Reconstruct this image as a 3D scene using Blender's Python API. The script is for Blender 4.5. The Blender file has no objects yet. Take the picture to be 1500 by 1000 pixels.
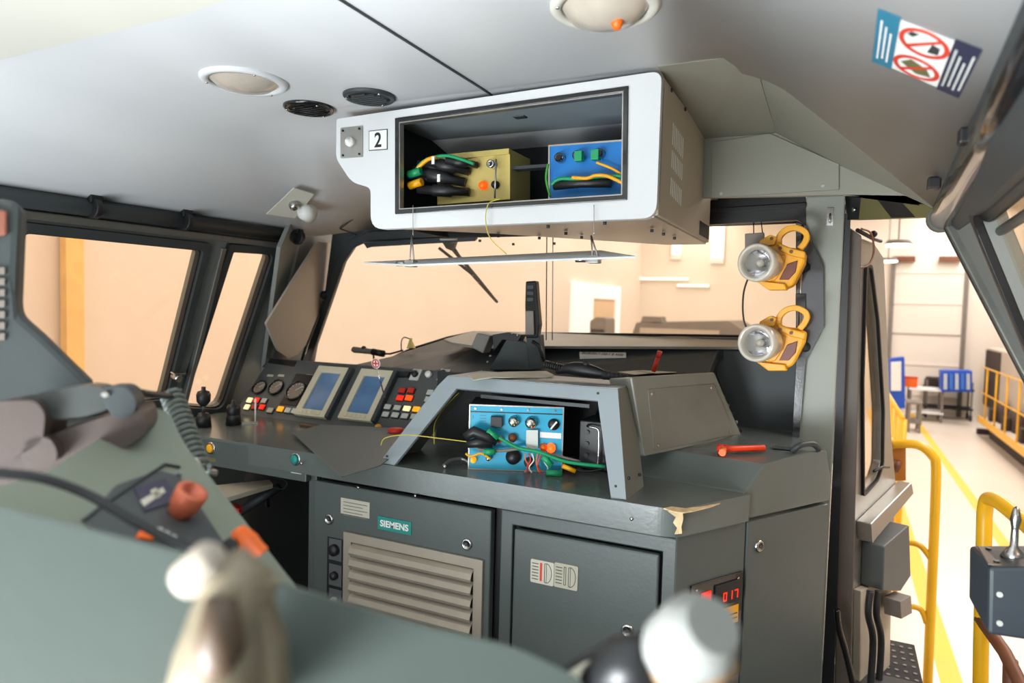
import bpy, bmesh, math, random
from mathutils import Vector, Matrix
from mathutils.geometry import tessellate_polygon
random.seed(7)
S = bpy.context.scene
COL = S.collection
R = math.radians
# ---------------------------------------------------------------- camera
FPX = 1000.0
EYE = Vector((0, 0, 1.55))
yaw, pit, rol = R(25.6), R(-3.0), R(1.5)
cf = Vector((-math.sin(yaw)*math.cos(pit), math.cos(yaw)*math.cos(pit), math.sin(pit)))
cr = Vector((math.cos(yaw), math.sin(yaw), 0)); cu = cr.cross(cf)
ci = cr*math.cos(rol) + cu*math.sin(rol); cj = cu*math.cos(rol) - cr*math.sin(rol)
cam = bpy.data.cameras.new('camera'); camo = bpy.data.objects.new('camera', cam); COL.objects.link(camo)
cam.sensor_width = 36; cam.lens = 24; cam.clip_start = .02; cam.clip_end = 300
camo.matrix_world = Matrix(((ci.x, cj.x, -cf.x, EYE.x), (ci.y, cj.y, -cf.y, EYE.y), (ci.z, cj.z, -cf.z, EYE.z), (0, 0, 0, 1)))
cam.dof.use_dof = True; cam.dof.focus_distance = 2.2; cam.dof.aperture_fstop = 2.4
S.camera = camo
# ---------------------------------------------------------------- world, lights, exposure
S.view_settings.view_transform = 'Standard'; S.view_settings.look = 'None'
S.view_settings.gamma = 1; S.view_settings.exposure = 0.0; S.view_settings.use_curve_mapping = False
W = bpy.data.worlds.new('world'); S.world = W; W.use_nodes = True
W.node_tree.nodes['Background'].inputs[0].default_value = (1, .94, .86, 1)
W.node_tree.nodes['Background'].inputs[1].default_value = .5
def area(name, loc, target, size, sy, power, col):
    l = bpy.data.lights.new(name, 'AREA'); l.shape = 'RECTANGLE'; l.size = size; l.size_y = sy
    l.energy = power; l.color = col
    o = bpy.data.objects.new(name, l); COL.objects.link(o); o.location = loc
    o.rotation_euler = (Vector(target)-Vector(loc)).to_track_quat('-Z', 'Y').to_euler()
    return o
# the hall's rows of ceiling lamps
for hy in (2, 9, 17, 24):
    area('hall_lamp_light', (-4.6, hy, 5.15), (-5.2, hy, -1), 6.2, 1.6, 190, (1, .975, 1))
    area('hall_lamp_light', (3.6, hy, 5.15), (2.6, hy, -1.6), 6.2, 1.6, 330, (1, .96, .95))
# unseen fill lights added behind the camera: ceiling, right slope, cab front
wl_ = area('rear_fill_up', (-1.85, -.5, .5), (-1.65, .45, 2.3), 1.7, 1.0, 44, (.88, .95, 1)); wl_.data.spread = R(128)
area('rear_fill_right', (-.8, -.7, .7), (.12, 1.3, 2.0), .7, .6, 34, (.92, .97, 1)).data.spread = R(90)
area('rear_fill_front', (-.6, -1.6, 1.3), (-1.0, 2.5, 1.1), 1.6, 1.3, 19, (.92, .97, 1))

# ---------------------------------------------------------------- projection helpers: pixel -> point on a real plane
def ray(x, y): return cf + ci*((x-750)/FPX) - cj*((y-500)/FPX)
def onp(x, y, P, N):
    d = ray(x, y); N = Vector(N); return EYE + d*((Vector(P)-EYE).dot(N)/d.dot(N))
def onX(x, y, v): return onp(x, y, (v, 0, 0), (1, 0, 0))
def onY(x, y, v): return onp(x, y, (0, v, 0), (0, 1, 0))
def onZ(x, y, v): return onp(x, y, (0, 0, v), (0, 0, 1))
def at(x, y, d): return EYE + ray(x, y)*d
class Fr:
    "a flat working plane: origin, right, up; normal faces the viewer"
    def __init__(s, O, U, V):
        s.O = Vector(O); s.U = Vector(U).normalized(); V = Vector(V)
        s.V = (V - s.U*V.dot(s.U)).normalized(); s.N = s.U.cross(s.V)
    def px(s, x, y):
        p = onp(x, y, s.O, s.N) - s.O; return (p.dot(s.U), p.dot(s.V))
    def pxs(s, pts): return [s.px(*p) for p in pts]
    def w(s, u, v, n=0): return s.O + s.U*u + s.V*v + s.N*n
    def off(s, n): return Fr(s.O+s.N*n, s.U, s.V)
def fr3(a, b, c):
    "frame from three points: a->b is right, a->c is up"
    a, b, c = Vector(a), Vector(b), Vector(c); return Fr(a, b-a, c-a)
def rnd(poly, r, seg=5):
    out = []; n = len(poly)
    rr = r if isinstance(r, (list, tuple)) else [r]*n
    for k in range(n):
        p = Vector(poly[k]); a = Vector(poly[k-1])-p; b = Vector(poly[(k+1) % n])-p
        q = min(rr[k], a.length*.45, b.length*.45)
        if q <= 1e-5: out.append(tuple(p)); continue
        A = p+a.normalized()*q; B = p+b.normalized()*q
        for i in range(seg+1):
            t = i/seg; out.append(tuple(A*(1-t)**2 + p*2*t*(1-t) + B*t*t))
    return out
def inset(poly, d):
    n = len(poly); area_ = sum(poly[k][0]*poly[(k+1) % n][1]-poly[(k+1) % n][0]*poly[k][1] for k in range(n)); sg = 1 if area_ > 0 else -1
    out = []
    for k in range(n):
        p0, p1, p2 = Vector(poly[k-1]), Vector(poly[k]), Vector(poly[(k+1) % n])
        e1 = (p1-p0).normalized(); e2 = (p2-p1).normalized()
        n1 = Vector((-e1.y, e1.x))*sg; n2 = Vector((-e2.y, e2.x))*sg
        m = (n1+n2); m = m/max(.3, m.dot(n1)); out.append(tuple(p1+m*d))
    return out

def ring2(base, d_out, d_in, r):
    return rnd(inset(base, d_out), r), rnd(inset(base, d_in), r)
class MB:
    def __init__(s): s.v = []; s.f = []; s.sm = []
    def add(s, vs, fs, smooth=False):
        b = len(s.v); s.v += [Vector(p) for p in vs]; s.f += [[i+b for i in f] for f in fs]; s.sm += [smooth]*len(fs); return s
    def poly(s, fr, pts, n0, n1, holes=()):
        loops = [pts]+list(holes); flat = [p for l in loops for p in l]
        tris = tessellate_polygon([[Vector((p[0], p[1], 0)) for p in l] for l in loops])
        m = len(flat); vs = [fr.w(p[0], p[1], n0) for p in flat]+[fr.w(p[0], p[1], n1) for p in flat]
        fs = []
        for t in tris:
            a, b, c = [Vector(flat[i]) for i in t]
            cw = (b-a).x*(c-a).y-(b-a).y*(c-a).x
            if abs(cw) < 1e-12: continue
            t = t if (cw > 0) == (n1 > n0) else t[::-1]
            fs.append([i+m for i in t]); fs.append([i for i in t[::-1]])
        o = 0
        for li, l in enumerate(loops):
            k = len(l)
            for i in range(k): fs.append([o+i, o+(i+1) % k, m+o+(i+1) % k, m+o+i])
            o += k
        return s.add(vs, fs)
    def rect(s, fr, u0, v0, u1, v1, n0, n1): return s.poly(fr, [(u0, v0), (u1, v0), (u1, v1), (u0, v1)], n0, n1)
    def pxp(s, fr, pts, n0, n1, r=0, holes=()):
        p = fr.pxs(pts); p = rnd(p, r) if r else p; return s.poly(fr, p, n0, n1, holes)
    def lathe(s, fr, u, v, prof, seg=20, ex=1, ey=1, cap=True):
        vs = []; fs = []
        for (r, n) in prof:
            for k in range(seg):
                a = 2*math.pi*k/seg; vs.append(fr.w(u+r*ex*math.cos(a), v+r*ey*math.sin(a), n))
        for j in range(len(prof)-1):
            for k in range(seg): fs.append([j*seg+k, j*seg+(k+1) % seg, (j+1)*seg+(k+1) % seg, (j+1)*seg+k])
        s.add(vs, fs, True)
        if cap:
            if prof[-1][0] > 1e-5: s.add(vs[-seg:], [list(range(seg))])
            if prof[0][0] > 1e-5: s.add(vs[:seg], [list(range(seg))[::-1]])
        return s
    def cyl(s, fr, u, v, r, n0, n1, seg=20): return s.lathe(fr, u, v, [(r, n0), (r, n1)], seg)
    def ring(s, fr, u, v, r0, r1, n0, n1, seg=28, ex=1, ey=1):
        return s.lathe(fr, u, v, [(r0, n0), (r1, n0), (r1, n1), (r0, n1), (r0, n0)], seg, ex, ey, cap=False)
    def tube(s, pts, r, seg=8, closed=False):
        pts = [Vector(p) for p in pts]; n = len(pts); vs = []; up = Vector((.13, .31, .94)).normalized()
        rr = r if isinstance(r, (list, tuple)) else [r]*n
        t0 = (pts[1]-pts[0]).normalized(); x = t0.orthogonal().normalized()
        for k in range(n):
            t = (pts[min(k+1, n-1)]-pts[max(k-1, 0)]).normalized() if not closed else (pts[(k+1) % n]-pts[k-1]).normalized()
            x = (x-t*x.dot(t)).normalized(); y = t.cross(x)
            for q in range(seg):
                a = 2*math.pi*q/seg; vs.append(pts[k]+(x*math.cos(a)+y*math.sin(a))*rr[k])
        fs = []
        for k in range(n if closed else n-1):
            for q in range(seg):
                A = k*seg; B = ((k+1) % n)*seg; fs.append([A+q, A+(q+1) % seg, B+(q+1) % seg, B+q])
        s.add(vs, fs, True)
        if not closed: s.add(vs[:seg], [list(range(seg))[::-1]]); s.add(vs[-seg:], [list(range(seg))])
        return s
    def box(s, c, sx, sy, sz, rot=None):
        c = Vector(c); M = rot if rot is not None else Matrix.Identity(3)
        vs = [c+M@Vector((sx/2*a, sy/2*b, sz/2*d)) for a in (-1, 1) for b in (-1, 1) for d in (-1, 1)]
        return s.add(vs, [[0, 1, 3, 2], [4, 6, 7, 5], [0, 4, 5, 1], [2, 3, 7, 6], [0, 2, 6, 4], [1, 5, 7, 3]])
    def ball(s, c, r, seg=12, sc=(1, 1, 1)):
        vs = []; fs = []; h = seg//2; c = Vector(c)
        for j in range(h+1):
            p = math.pi*j/h
            for k in range(seg):
                a = 2*math.pi*k/seg; vs.append(c+Vector((math.sin(p)*math.cos(a)*sc[0], math.sin(p)*math.sin(a)*sc[1], math.cos(p)*sc[2]))*r)
        for j in range(h):
            for k in range(seg): fs.append([j*seg+k, (j+1)*seg+k, (j+1)*seg+(k+1) % seg, j*seg+(k+1) % seg])
        return s.add(vs, fs, True)
    def build(s, name, mat, parent=None, bevel=0, tagv=None, subd=0):
        vs = s.v
        lo = Vector([min(p[i] for p in vs) for i in range(3)]); hi = Vector([max(p[i] for p in vs) for i in range(3)])
        c = (lo+hi)/2
        me = bpy.data.meshes.new(name); me.from_pydata([p-c for p in vs], [], s.f)
        for p, q in zip(me.polygons, s.sm): p.use_smooth = q
        bm = bmesh.new(); bm.from_mesh(me); bmesh.ops.remove_doubles(bm, verts=bm.verts, dist=1e-6)
        bmesh.ops.recalc_face_normals(bm, faces=bm.faces); bm.to_mesh(me); bm.free()
        me.materials.append(mat)
        o = bpy.data.objects.new(name, me); COL.objects.link(o)
        if parent is not None:
            o.parent = parent; o.location = c-WL[parent.name]
        else: o.location = c
        WL[o.name] = c
        if bevel:
            b = o.modifiers.new('bevel', 'BEVEL'); b.width = bevel; b.segments = 2; b.limit_method = 'ANGLE'; b.angle_limit = R(35)
            b.harden_normals = False
        if subd:
            b = o.modifiers.new('sub', 'SUBSURF'); b.levels = subd; b.render_levels = subd
        if tagv: tag(o, *tagv)
        return o
WL = {}
def tag(o, label=None, cat=None, group=None, kind=None):
    if label: o['label'] = label
    if cat: o['category'] = cat
    if group: o['group'] = group
    if kind: o['kind'] = kind
    return o
def thing(name, loc, label, cat, group=None):
    o = bpy.data.objects.new(name, None); COL.objects.link(o); o.location = loc; o.empty_display_size = .05
    WL[o.name] = Vector(loc); return tag(o, label, cat, group)
def part(mb, name, mat, parent, bevel=0, label=None, subd=0):
    o = mb.build(name, mat, parent, bevel, subd=subd)
    if label: o['label'] = label
    return o
def struct(mb, name, mat, bevel=0, label=None):
    o = mb.build(name, mat, None, bevel); o['kind'] = 'structure'
    if label: o['label'] = label
    return o
def text(txt, fr, u, v, h, mat, parent, name='lettering', n=.001, width=None, bold=0.0):
    cu_ = bpy.data.curves.new('t', 'FONT'); cu_.body = txt; cu_.size = 1; cu_.extrude = .02; cu_.offset = bold
    o = bpy.data.objects.new('t', cu_); COL.objects.link(o)
    dg = bpy.context.evaluated_depsgraph_get(); me = bpy.data.meshes.new_from_object(o.evaluated_get(dg))
    xs = [q.co.x for q in me.vertices]; ys = [q.co.y for q in me.vertices]
    sc = h/(max(ys)-min(ys)); sx = sc if width is None else width/(max(xs)-min(xs))
    mb = MB(); cx = (max(xs)+min(xs))/2; cy = (max(ys)+min(ys))/2
    mb.add([fr.w(u+(q.co.x-cx)*sx, v+(q.co.y-cy)*sc, n+q.co.z*.01) for q in me.vertices], [list(p.vertices) for p in me.polygons])
    bpy.data.objects.remove(o); bpy.data.curves.remove(cu_); bpy.data.meshes.remove(me)
    return mb.build(name, mat, parent)
def smooth_path(pts, n=8):
    pts = [Vector(p) for p in pts]; out = []
    for k in range(len(pts)-1):
        p0, p1, p2, p3 = pts[max(k-1, 0)], pts[k], pts[k+1], pts[min(k+2, len(pts)-1)]
        for i in range(n):
            t = i/n; out.append(.5*((2*p1)+(p2-p0)*t+(2*p0-5*p1+4*p2-p3)*t*t+(3*p1-p0-3*p2+p3)*t**3))
    out.append(pts[-1]); return out

def P0_(f, *pp): return [f.w(*f.px(*q), 0) for q in pp]
# ---------------------------------------------------------------- materials
def lin(c): return tuple((x/255/12.92 if x/255 <= .04045 else ((x/255+.055)/1.055)**2.4) for x in c)+(1,)
def mat(name, c, rough=.5, metal=0, var=.12, scale=6, bump=.03, bscale=120, emit=0, ecol=None, spec=.5, coat=0, wear=None):
    m = bpy.data.materials.new(name); m.use_nodes = True; nt = m.node_tree; b = nt.nodes['Principled BSDF']
    col = lin(c); N = nt.nodes.new; L = nt.links.new
    tc = N('ShaderNodeTexCoord')
    b.inputs['Roughness'].default_value = rough; b.inputs['Metallic'].default_value = metal
    b.inputs['Specular IOR Level'].default_value = spec; b.inputs['Coat Weight'].default_value = coat
    no = N('ShaderNodeTexNoise'); no.inputs['Scale'].default_value = scale; no.inputs['Detail'].default_value = 6
    L(tc.outputs['Object'], no.inputs['Vector'])
    rp = N('ShaderNodeValToRGB'); rp.color_ramp.elements[0].position = .3; rp.color_ramp.elements[1].position = .7
    rp.color_ramp.elements[0].color = tuple(x*(1-var) for x in col[:3])+(1,)
    rp.color_ramp.elements[1].color = tuple(min(1, x*(1+var*.5)) for x in col[:3])+(1,)
    L(no.outputs['Fac'], rp.inputs['Fac']); L(rp.outputs['Color'], b.inputs['Base Color'])
    if wear:
        n3 = N('ShaderNodeTexNoise'); n3.inputs['Scale'].default_value = 38; n3.inputs['Detail'].default_value = 8
        L(tc.outputs['Object'], n3.inputs['Vector'])
        r3 = N('ShaderNodeValToRGB'); r3.color_ramp.elements[0].position = .70; r3.color_ramp.elements[1].position = .73
        L(n3.outputs['Fac'], r3.inputs['Fac'])
        mx = N('ShaderNodeMix'); mx.data_type = 'RGBA'; L(r3.outputs['Color'], mx.inputs[0]); L(rp.outputs['Color'], mx.inputs[6])
        mx.inputs[7].default_value = lin(wear); L(mx.outputs[2], b.inputs['Base Color'])
    if bump:
        n2 = N('ShaderNodeTexNoise'); n2.inputs['Scale'].default_value = bscale; n2.inputs['Detail'].default_value = 3
        L(tc.outputs['Object'], n2.inputs['Vector'])
        bp = N('ShaderNodeBump'); bp.inputs['Strength'].default_value = bump; bp.inputs['Distance'].default_value = .01
        L(n2.outputs['Fac'], bp.inputs['Height']); L(bp.outputs['Normal'], b.inputs['Normal'])
    rr = N('ShaderNodeMapRange'); rr.inputs['To Min'].default_value = max(0, rough-.06); rr.inputs['To Max'].default_value = min(1, rough+.1)
    L(no.outputs['Fac'], rr.inputs['Value']); L(rr.outputs['Result'], b.inputs['Roughness'])
    if emit:
        b.inputs['Emission Color'].default_value = lin(ecol or c); b.inputs['Emission Strength'].default_value = emit
    return m
def glass(name, tint=(255, 255, 255), refl=.12, rough=.02, dirt=0):
    m = bpy.data.materials.new(name); m.use_nodes = True; nt = m.node_tree; N = nt.nodes.new; L = nt.links.new
    nt.nodes.remove(nt.nodes['Principled BSDF']); out = nt.nodes['Material Output']
    t = N('ShaderNodeBsdfTransparent'); t.inputs[0].default_value = lin(tint)
    g = N('ShaderNodeBsdfGlossy'); g.inputs['Roughness'].default_value = rough
    fz = N('ShaderNodeFresnel'); fz.inputs['IOR'].default_value = 1.45
    ge = N('ShaderNodeNewGeometry'); sb = N('ShaderNodeMath'); sb.operation = 'SUBTRACT'; sb.inputs[0].default_value = 1; L(ge.outputs['Backfacing'], sb.inputs[1])
    ml = N('ShaderNodeMath'); ml.operation = 'MULTIPLY'; L(fz.outputs[0], ml.inputs[0]); L(sb.outputs[0], ml.inputs[1])
    mx = N('ShaderNodeMixShader'); L(ml.outputs[0], mx.inputs[0]); L(t.outputs[0], mx.inputs[1]); L(g.outputs[0], mx.inputs[2])
    last = mx
    if dirt:
        d = N('ShaderNodeBsdfDiffuse'); d.inputs[0].default_value = lin((214, 200, 184))
        tl = N('ShaderNodeBsdfTranslucent'); tl.inputs[0].default_value = lin((214, 200, 184))
        ad = N('ShaderNodeMixShader'); ad.inputs[0].default_value = .5; L(d.outputs[0], ad.inputs[1]); L(tl.outputs[0], ad.inputs[2])
        tc = N('ShaderNodeTexCoord'); no = N('ShaderNodeTexNoise'); no.inputs['Scale'].default_value = 3; no.inputs['Detail'].default_value = 5
        L(tc.outputs['Object'], no.inputs['Vector'])
        mr = N('ShaderNodeMapRange'); mr.inputs['From Min'].default_value = .3; mr.inputs['From Max'].default_value = .8
        mr.inputs['To Min'].default_value = dirt*.4; mr.inputs['To Max'].default_value = dirt
        L(no.outputs['Fac'], mr.inputs['Value'])
        m2 = N('ShaderNodeMixShader'); L(mr.outputs[0], m2.inputs[0]); L(mx.outputs[0], m2.inputs[1]); L(ad.outputs[0], m2.inputs[2]); last = m2
    L(last.outputs[0], out.inputs['Surface']); return m
M = {}
M['ceil'] = mat('ceiling_paint', (212, 214, 215), .42, var=.04, scale=2, bump=.02, bscale=60)
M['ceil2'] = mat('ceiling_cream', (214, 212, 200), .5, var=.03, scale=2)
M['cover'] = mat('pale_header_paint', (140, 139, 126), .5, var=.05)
M['white'] = mat('white_powdercoat', (216, 218, 218), .35, var=.02, scale=3, bump=.01)
M['beige'] = mat('perforated_side', (186, 176, 158), .5, var=.04)
M['cab'] = mat('grey_green_enamel', (80, 88, 86), .36, var=.07, scale=4, bump=.04, bscale=90, wear=None)
M['desk'] = mat('desk_enamel', (96, 103, 100), .2, var=.08, scale=5, bump=.03, bscale=70)
M['hood'] = mat('hood_frame_paint', (140, 150, 154), .38, var=.05)
M['hoodside'] = mat('hood_side_paint', (128, 128, 118), .4, var=.05)
M['dash'] = mat('dash_charcoal', (58, 65, 68), .55, var=.08, scale=5)
M['dashp'] = mat('panel_graphite', (84, 88, 88), .5, var=.07)
M['black'] = mat('black_plastic', (26, 27, 29), .4, var=.1)
M['blackg'] = mat('black_gloss', (20, 20, 22), .16, var=.1, coat=.4)
M['rubber'] = mat('black_rubber', (34, 35, 37), .6, var=.1)
M['gasket'] = mat('dark_gasket', (52, 58, 60), .5, var=.15)
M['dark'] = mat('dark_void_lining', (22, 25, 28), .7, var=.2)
M['frame'] = mat('window_frame_alu', (112, 112, 106), .4, metal=.5, var=.15, scale=12)
M['alu'] = mat('brushed_alu', (176, 174, 168), .32, metal=.8, var=.08, scale=20)
M['steel'] = mat('steel', (190, 190, 188), .22, metal=1, var=.08)
M['louver'] = mat('louver_alu', (172, 162, 146), .38, metal=.35, var=.08)
M['pillar'] = mat('pillar_paint', (150, 156, 146), .42, var=.06, scale=3)
M['corner'] = mat('corner_panel_paint', (128, 132, 128), .5, var=.07, scale=3)
M['cloth'] = mat('pull_shade', (172, 164, 152), .6, var=.04)
M['cream'] = mat('cream_bezel', (216, 210, 184), .45, var=.04)
M['screen'] = mat('blue_screen', (104, 142, 186), .14, var=.25, scale=7, bump=0, coat=.6)
M['red'] = mat('red_plastic', (214, 46, 28), .4, var=.05)
M['redlit'] = mat('red_lamp_lit', (230, 40, 16), .4, emit=.8)
M['amblit'] = mat('amber_lamp_lit', (255, 160, 20), .4, emit=.9)
M['whlit'] = mat('white_key_lit', (255, 240, 180), .4, emit=.75)
M['yel'] = mat('yellow_plastic', (240, 170, 14), .38, var=.06, scale=8)
M['yelrail'] = mat('yellow_rail_paint', (246, 184, 24), .35, var=.08, scale=5, bump=.02)
M['brown'] = mat('rusty_brown_rail', (120, 72, 44), .5, var=.25, scale=12)
M['lens'] = mat('lens_reflector', (225, 225, 228), .1, metal=1, var=.02, bump=0)
M['lensrim'] = mat('lens_rim', (208, 200, 184), .25, var=.05, coat=.5)
M['blue'] = mat('blue_module', (8, 118, 196), .42, var=.08, scale=8)
M['teal'] = mat('teal_module', (30, 168, 206), .4, var=.1, scale=6)
M['gold'] = mat('gold_chromate', (206, 186, 110), .36, metal=.35, var=.12, scale=9)
M['green'] = mat('green_sleeve', (20, 150, 96), .42, var=.1)
M['greenw'] = mat('green_yellow_wire', (60, 150, 50), .42)
M['yw'] = mat('yellow_wire', (206, 190, 70), .45)
M['orange'] = mat('orange_plastic', (248, 108, 20), .4, var=.06)
M['copper'] = mat('copper_knob', (206, 108, 78), .35, metal=.25, var=.08)
M['brass'] = mat('old_valve_metal', (126, 116, 96), .45, metal=.2, var=.4, scale=18)
M['wt'] = mat('white_print', (238, 238, 234), .5, var=.02)
M['key'] = mat('grey_key', (206, 210, 204), .45, var=.03)
M['label'] = mat('paper_label', (196, 192, 176), .6, var=.06, scale=30)
M['tealprint'] = mat('teal_print', (14, 138, 128), .4, var=.03)
M['tealst'] = mat('sticker_teal', (40, 122, 150), .5, var=.04)
M['navy'] = mat('sticker_navy', (38, 42, 70), .5, var=.04)
M['redst'] = mat('sticker_red', (214, 62, 40), .5, var=.04)
M['near'] = mat('near_console_paint', (80, 90, 85), .5, var=.06, scale=3)
M['near2'] = mat('phone_console_paint', (124, 132, 118), .5, var=.06, scale=4)
M['phone'] = mat('phone_grey', (74, 62, 57), .42, var=.15, scale=5)
M['chip'] = mat('bare_chipped_filler', (224, 196, 150), .7, var=.3, scale=40)
M['floor'] = mat('cab_floor_rubber', (60, 60, 58), .6, var=.15)
M['hwall'] = mat('hall_wall_peach', (238, 225, 213), .8, var=.02, scale=.3, bump=0)
M['hwall2'] = mat('hall_end_wall_cream', (240, 230, 216), .8, var=.02, scale=.3, bump=0)
M['hfloor'] = mat('hall_floor_resin', (226, 214, 198), .3, var=.06, scale=.4, bump=0)
M['hline'] = mat('floor_line_yellow', (246, 196, 60), .5, var=.06, scale=2, bump=0)
M['hgrey'] = mat('hall_grey_steel', (128, 120, 112), .6, var=.1)
M['hblue'] = mat('hall_blue_paint', (28, 82, 190), .5, var=.1)
M['loco'] = mat('loco_side_grey', (196, 184, 168), .5, var=.08, scale=1)
M['locodark'] = mat('running_gear_dark', (62, 48, 40), .8, var=.4, scale=5)
M['lamp'] = mat('hall_lamp_glow', (255, 246, 230), .5, emit=6)
M['haz'] = mat('hazard_olive', (112, 106, 66), .5, var=.06)
M['diff'] = mat('lamp_diffuser', (190, 180, 166), .22, var=.12, scale=14, coat=.5)
M['glass'] = glass('window_glass', (250, 246, 238), dirt=.10)
M['glassl'] = glass('side_glass', (252, 244, 232), dirt=.06)
M['lensg'] = glass('lens_glass', (240, 240, 240))

# ================================================================ HALL (outside the cab)
HF = -1.65
def slab(x0, y0, z0, x1, y1, z1): return MB().box(((x0+x1)/2, (y0+y1)/2, (z0+z1)/2), abs(x1-x0), abs(y1-y0), abs(z1-z0))
struct(slab(-9, -8, HF-.2, 12, 27, HF), 'floor_hall', M['hfloor'], label='pale resin floor of the hall')
struct(slab(-7.2, -8, HF, -7, 26.2, 5.3), 'wall_left_hall', M['hwall'], label='peach painted hall wall beside the locomotive')
struct(slab(11, -8, HF, 11.2, 26.2, 5.3), 'wall_right_hall', M['hwall2'])
struct(slab(-7.2, 26, HF, 11.2, 26.2, 5.3), 'wall_front_hall', M['hwall2'], label='cream end wall of the hall')
struct(slab(-7.2, -8, 5.3, 11.2, 26.2, 5.5), 'ceiling_hall', M['hwall2'])
st = struct(slab(-6.99, -8, HF, -6.97, 26, HF+.02), 'trim_2', M['hgrey'])
# yellow steel column against the peach wall, seen through the side window
p0 = onX(93, 450, -6.9); p1 = onX(119, 450, -6.9)
t = MB().box((-6.9, (p0.y+p1.y)/2, 1.8), .1, abs(p1.y-p0.y), 6.9); o = struct(t, 'trim_1', mat('column_yellow', (255, 206, 130), .6), label='yellow column on the peach wall')
for x0, w in ((1.03, .18), (2.25, .16)):
    struct(slab(x0-w/2, 3, HF, x0+w/2, 26, HF+.004), 'trim_3', M['hline'], label='yellow line on the hall floor')
# roller door with frame, rails, seams
dr = MB(); FE = Fr((0, 25.98, 0), (1, 0, 0), (0, 0, 1))
da = FE.px(1309, 385); db = FE.px(1417, 385)
rd = MB().rect(FE, da[0], HF, db[0], da[1], 0, .05).build('door_1', M['hwall2']); rd['kind'] = 'structure'; rd['label'] = 'tall cream sectional door in the end wall'
for u in (da[0], db[0]): part(MB().rect(FE, u-.06, HF, u+.06, da[1]+.2, 0, .14), 'door_frame', M['hgrey'], rd)
for k in range(5):
    z = HF+1.0*(k+.6); part(MB().rect(FE, da[0], z, db[0], z+.045, .05, .075), 'seam', M['cloth'] if k == 2 else M['hwall'], rd)
for x in (1318, 1384): part(MB().pxp(FE, [(x-9, 376), (x+22, 376), (x+22, 384), (x-9, 384)], .05, .25), 'bracket', M['brown'], rd)
# hall ceiling lamps (the fittings)
for (x, y, w) in ((1316, 358, .24), (1301, 382, .26)):
    q = onY(x, y, 15 if y < 370 else 22); th = thing('ceiling_lamp', q, 'round hall lamp, %s one over the walkway' % ('nearer and higher' if y < 370 else 'farther and lower'), 'lamp')
    f0 = Fr(q, (1, 0, 0), (0, -1, 0)); part(MB().lathe(f0, 0, 0, [(w*.8, -.08), (w, 0)]), 'lamp_shade', M['hgrey'], th)
    part(MB().cyl(f0, 0, 0, w*.9, 0, .03), 'lamp', M['lamp'], th); part(MB().cyl(f0, 0, 0, .012, -(5.3-q.z), -.08), 'rod', M['hgrey'], th)
# glowing strips added on the end wall to imitate lamp reflections in the windscreen
for k, (x0, x1, y) in enumerate(((905, 1010, 408), (992, 1040, 418), (985, 1000, 345), (1042, 1062, 350))):
    u0, v0 = FE.px(x0, y); u1, v1 = FE.px(x1, y)
    vert = k >= 2
    th = thing('reflection_strip', FE.w((u0+u1)/2, v0, .1), ('long upper glowing strip', 'short lower glowing strip', 'left tall glowing panel', 'right tall glowing panel')[k]+' on the end wall, added as a windscreen reflection', 'lamp')
    hh = .9 if vert else .05
    part(MB().rect(FE, u0, v0-hh, u1, v0+hh, .02, .1), 'housing', M['wt'], th)
    part(MB().rect(FE, u0+.03, v0-hh*.8, u1-.03, v0+hh*.8, .1, .14), 'lamp', mat('strip_glow%d' % k, (255, 248, 236), .5, emit=1.6), th)
# white frame door and grey machines seen low through the windscreen
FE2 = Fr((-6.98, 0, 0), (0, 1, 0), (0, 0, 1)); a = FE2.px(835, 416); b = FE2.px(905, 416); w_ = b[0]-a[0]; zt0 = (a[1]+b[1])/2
th = thing('wall_gate', FE2.w((a[0]+b[0])/2, HF, .1), 'white framed gate with added glow in the peach wall seen through the windscreen', 'door')
part(MB().poly(FE2, [(a[0], HF), (b[0], HF), (b[0], zt0), (a[0], zt0)], .02, .12, holes=[[(a[0]+w_*.38, HF+.05), (b[0]-w_*.1, HF+.05), (b[0]-w_*.1, zt0-.45), (a[0]+w_*.38, zt0-.45)]]), 'glow_frame', mat('white_frame_glow', (250, 250, 255), .5, emit=.5), th)  # frame itself glows; emission added so it stands out white
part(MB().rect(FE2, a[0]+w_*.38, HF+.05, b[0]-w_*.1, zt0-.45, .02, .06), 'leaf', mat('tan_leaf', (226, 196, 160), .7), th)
FG = Fr((0, 16, 0), (1, 0, 0), (0, 0, 1))
def far_machine(name, pts, label, cat, fr, dep, m, r=.05):
    c = fr.pxs(pts); cx = sum(p[0] for p in c)/len(c); t = thing(name, fr.w(cx, HF, 0), label, cat)
    part(MB().poly(fr, rnd(c, r), -dep, 0), 'body', m, t, .01); return t, c
t, c = far_machine('grey_locomotive', [(925, 492), (932, 472), (1068, 470), (1092, 486), (1092, 560), (925, 560)], 'low grey vehicle beyond the windscreen at right', 'vehicle', FG, 2.5, M['hgrey'])
part(MB().rect(FG, c[1][0]+.1, c[1][1]-.25, c[2][0]-.2, c[1][1]-.12, 0, .04), 'band', M['loco'], t)
part(MB().poly(FG, [(c[1][0]+.1, c[1][1]), (c[1][0]+.6, c[1][1]), (c[1][0]+.55, c[1][1]+.15), (c[1][0]+.15, c[1][1]+.15)], -.6, 0), 'cowl', M['hgrey'], t)
t, c = far_machine('machine_cabinet', [(864, 470), (874, 464), (888, 466), (888, 560), (864, 560)], 'small grey machine before the white framed door', 'machine', Fr((0, 18, 0), (1, 0, 0), (0, 0, 1)), .8, M['hgrey'])
for k in range(3): part(MB().rect(Fr((0, 18, 0), (1, 0, 0), (0, 0, 1)), c[0][0]+.05, c[0][1]-.3-k*.2, c[2][0]-.05, c[0][1]-.22-k*.2, 0, .03), 'vent', M['dark'], t)

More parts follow.
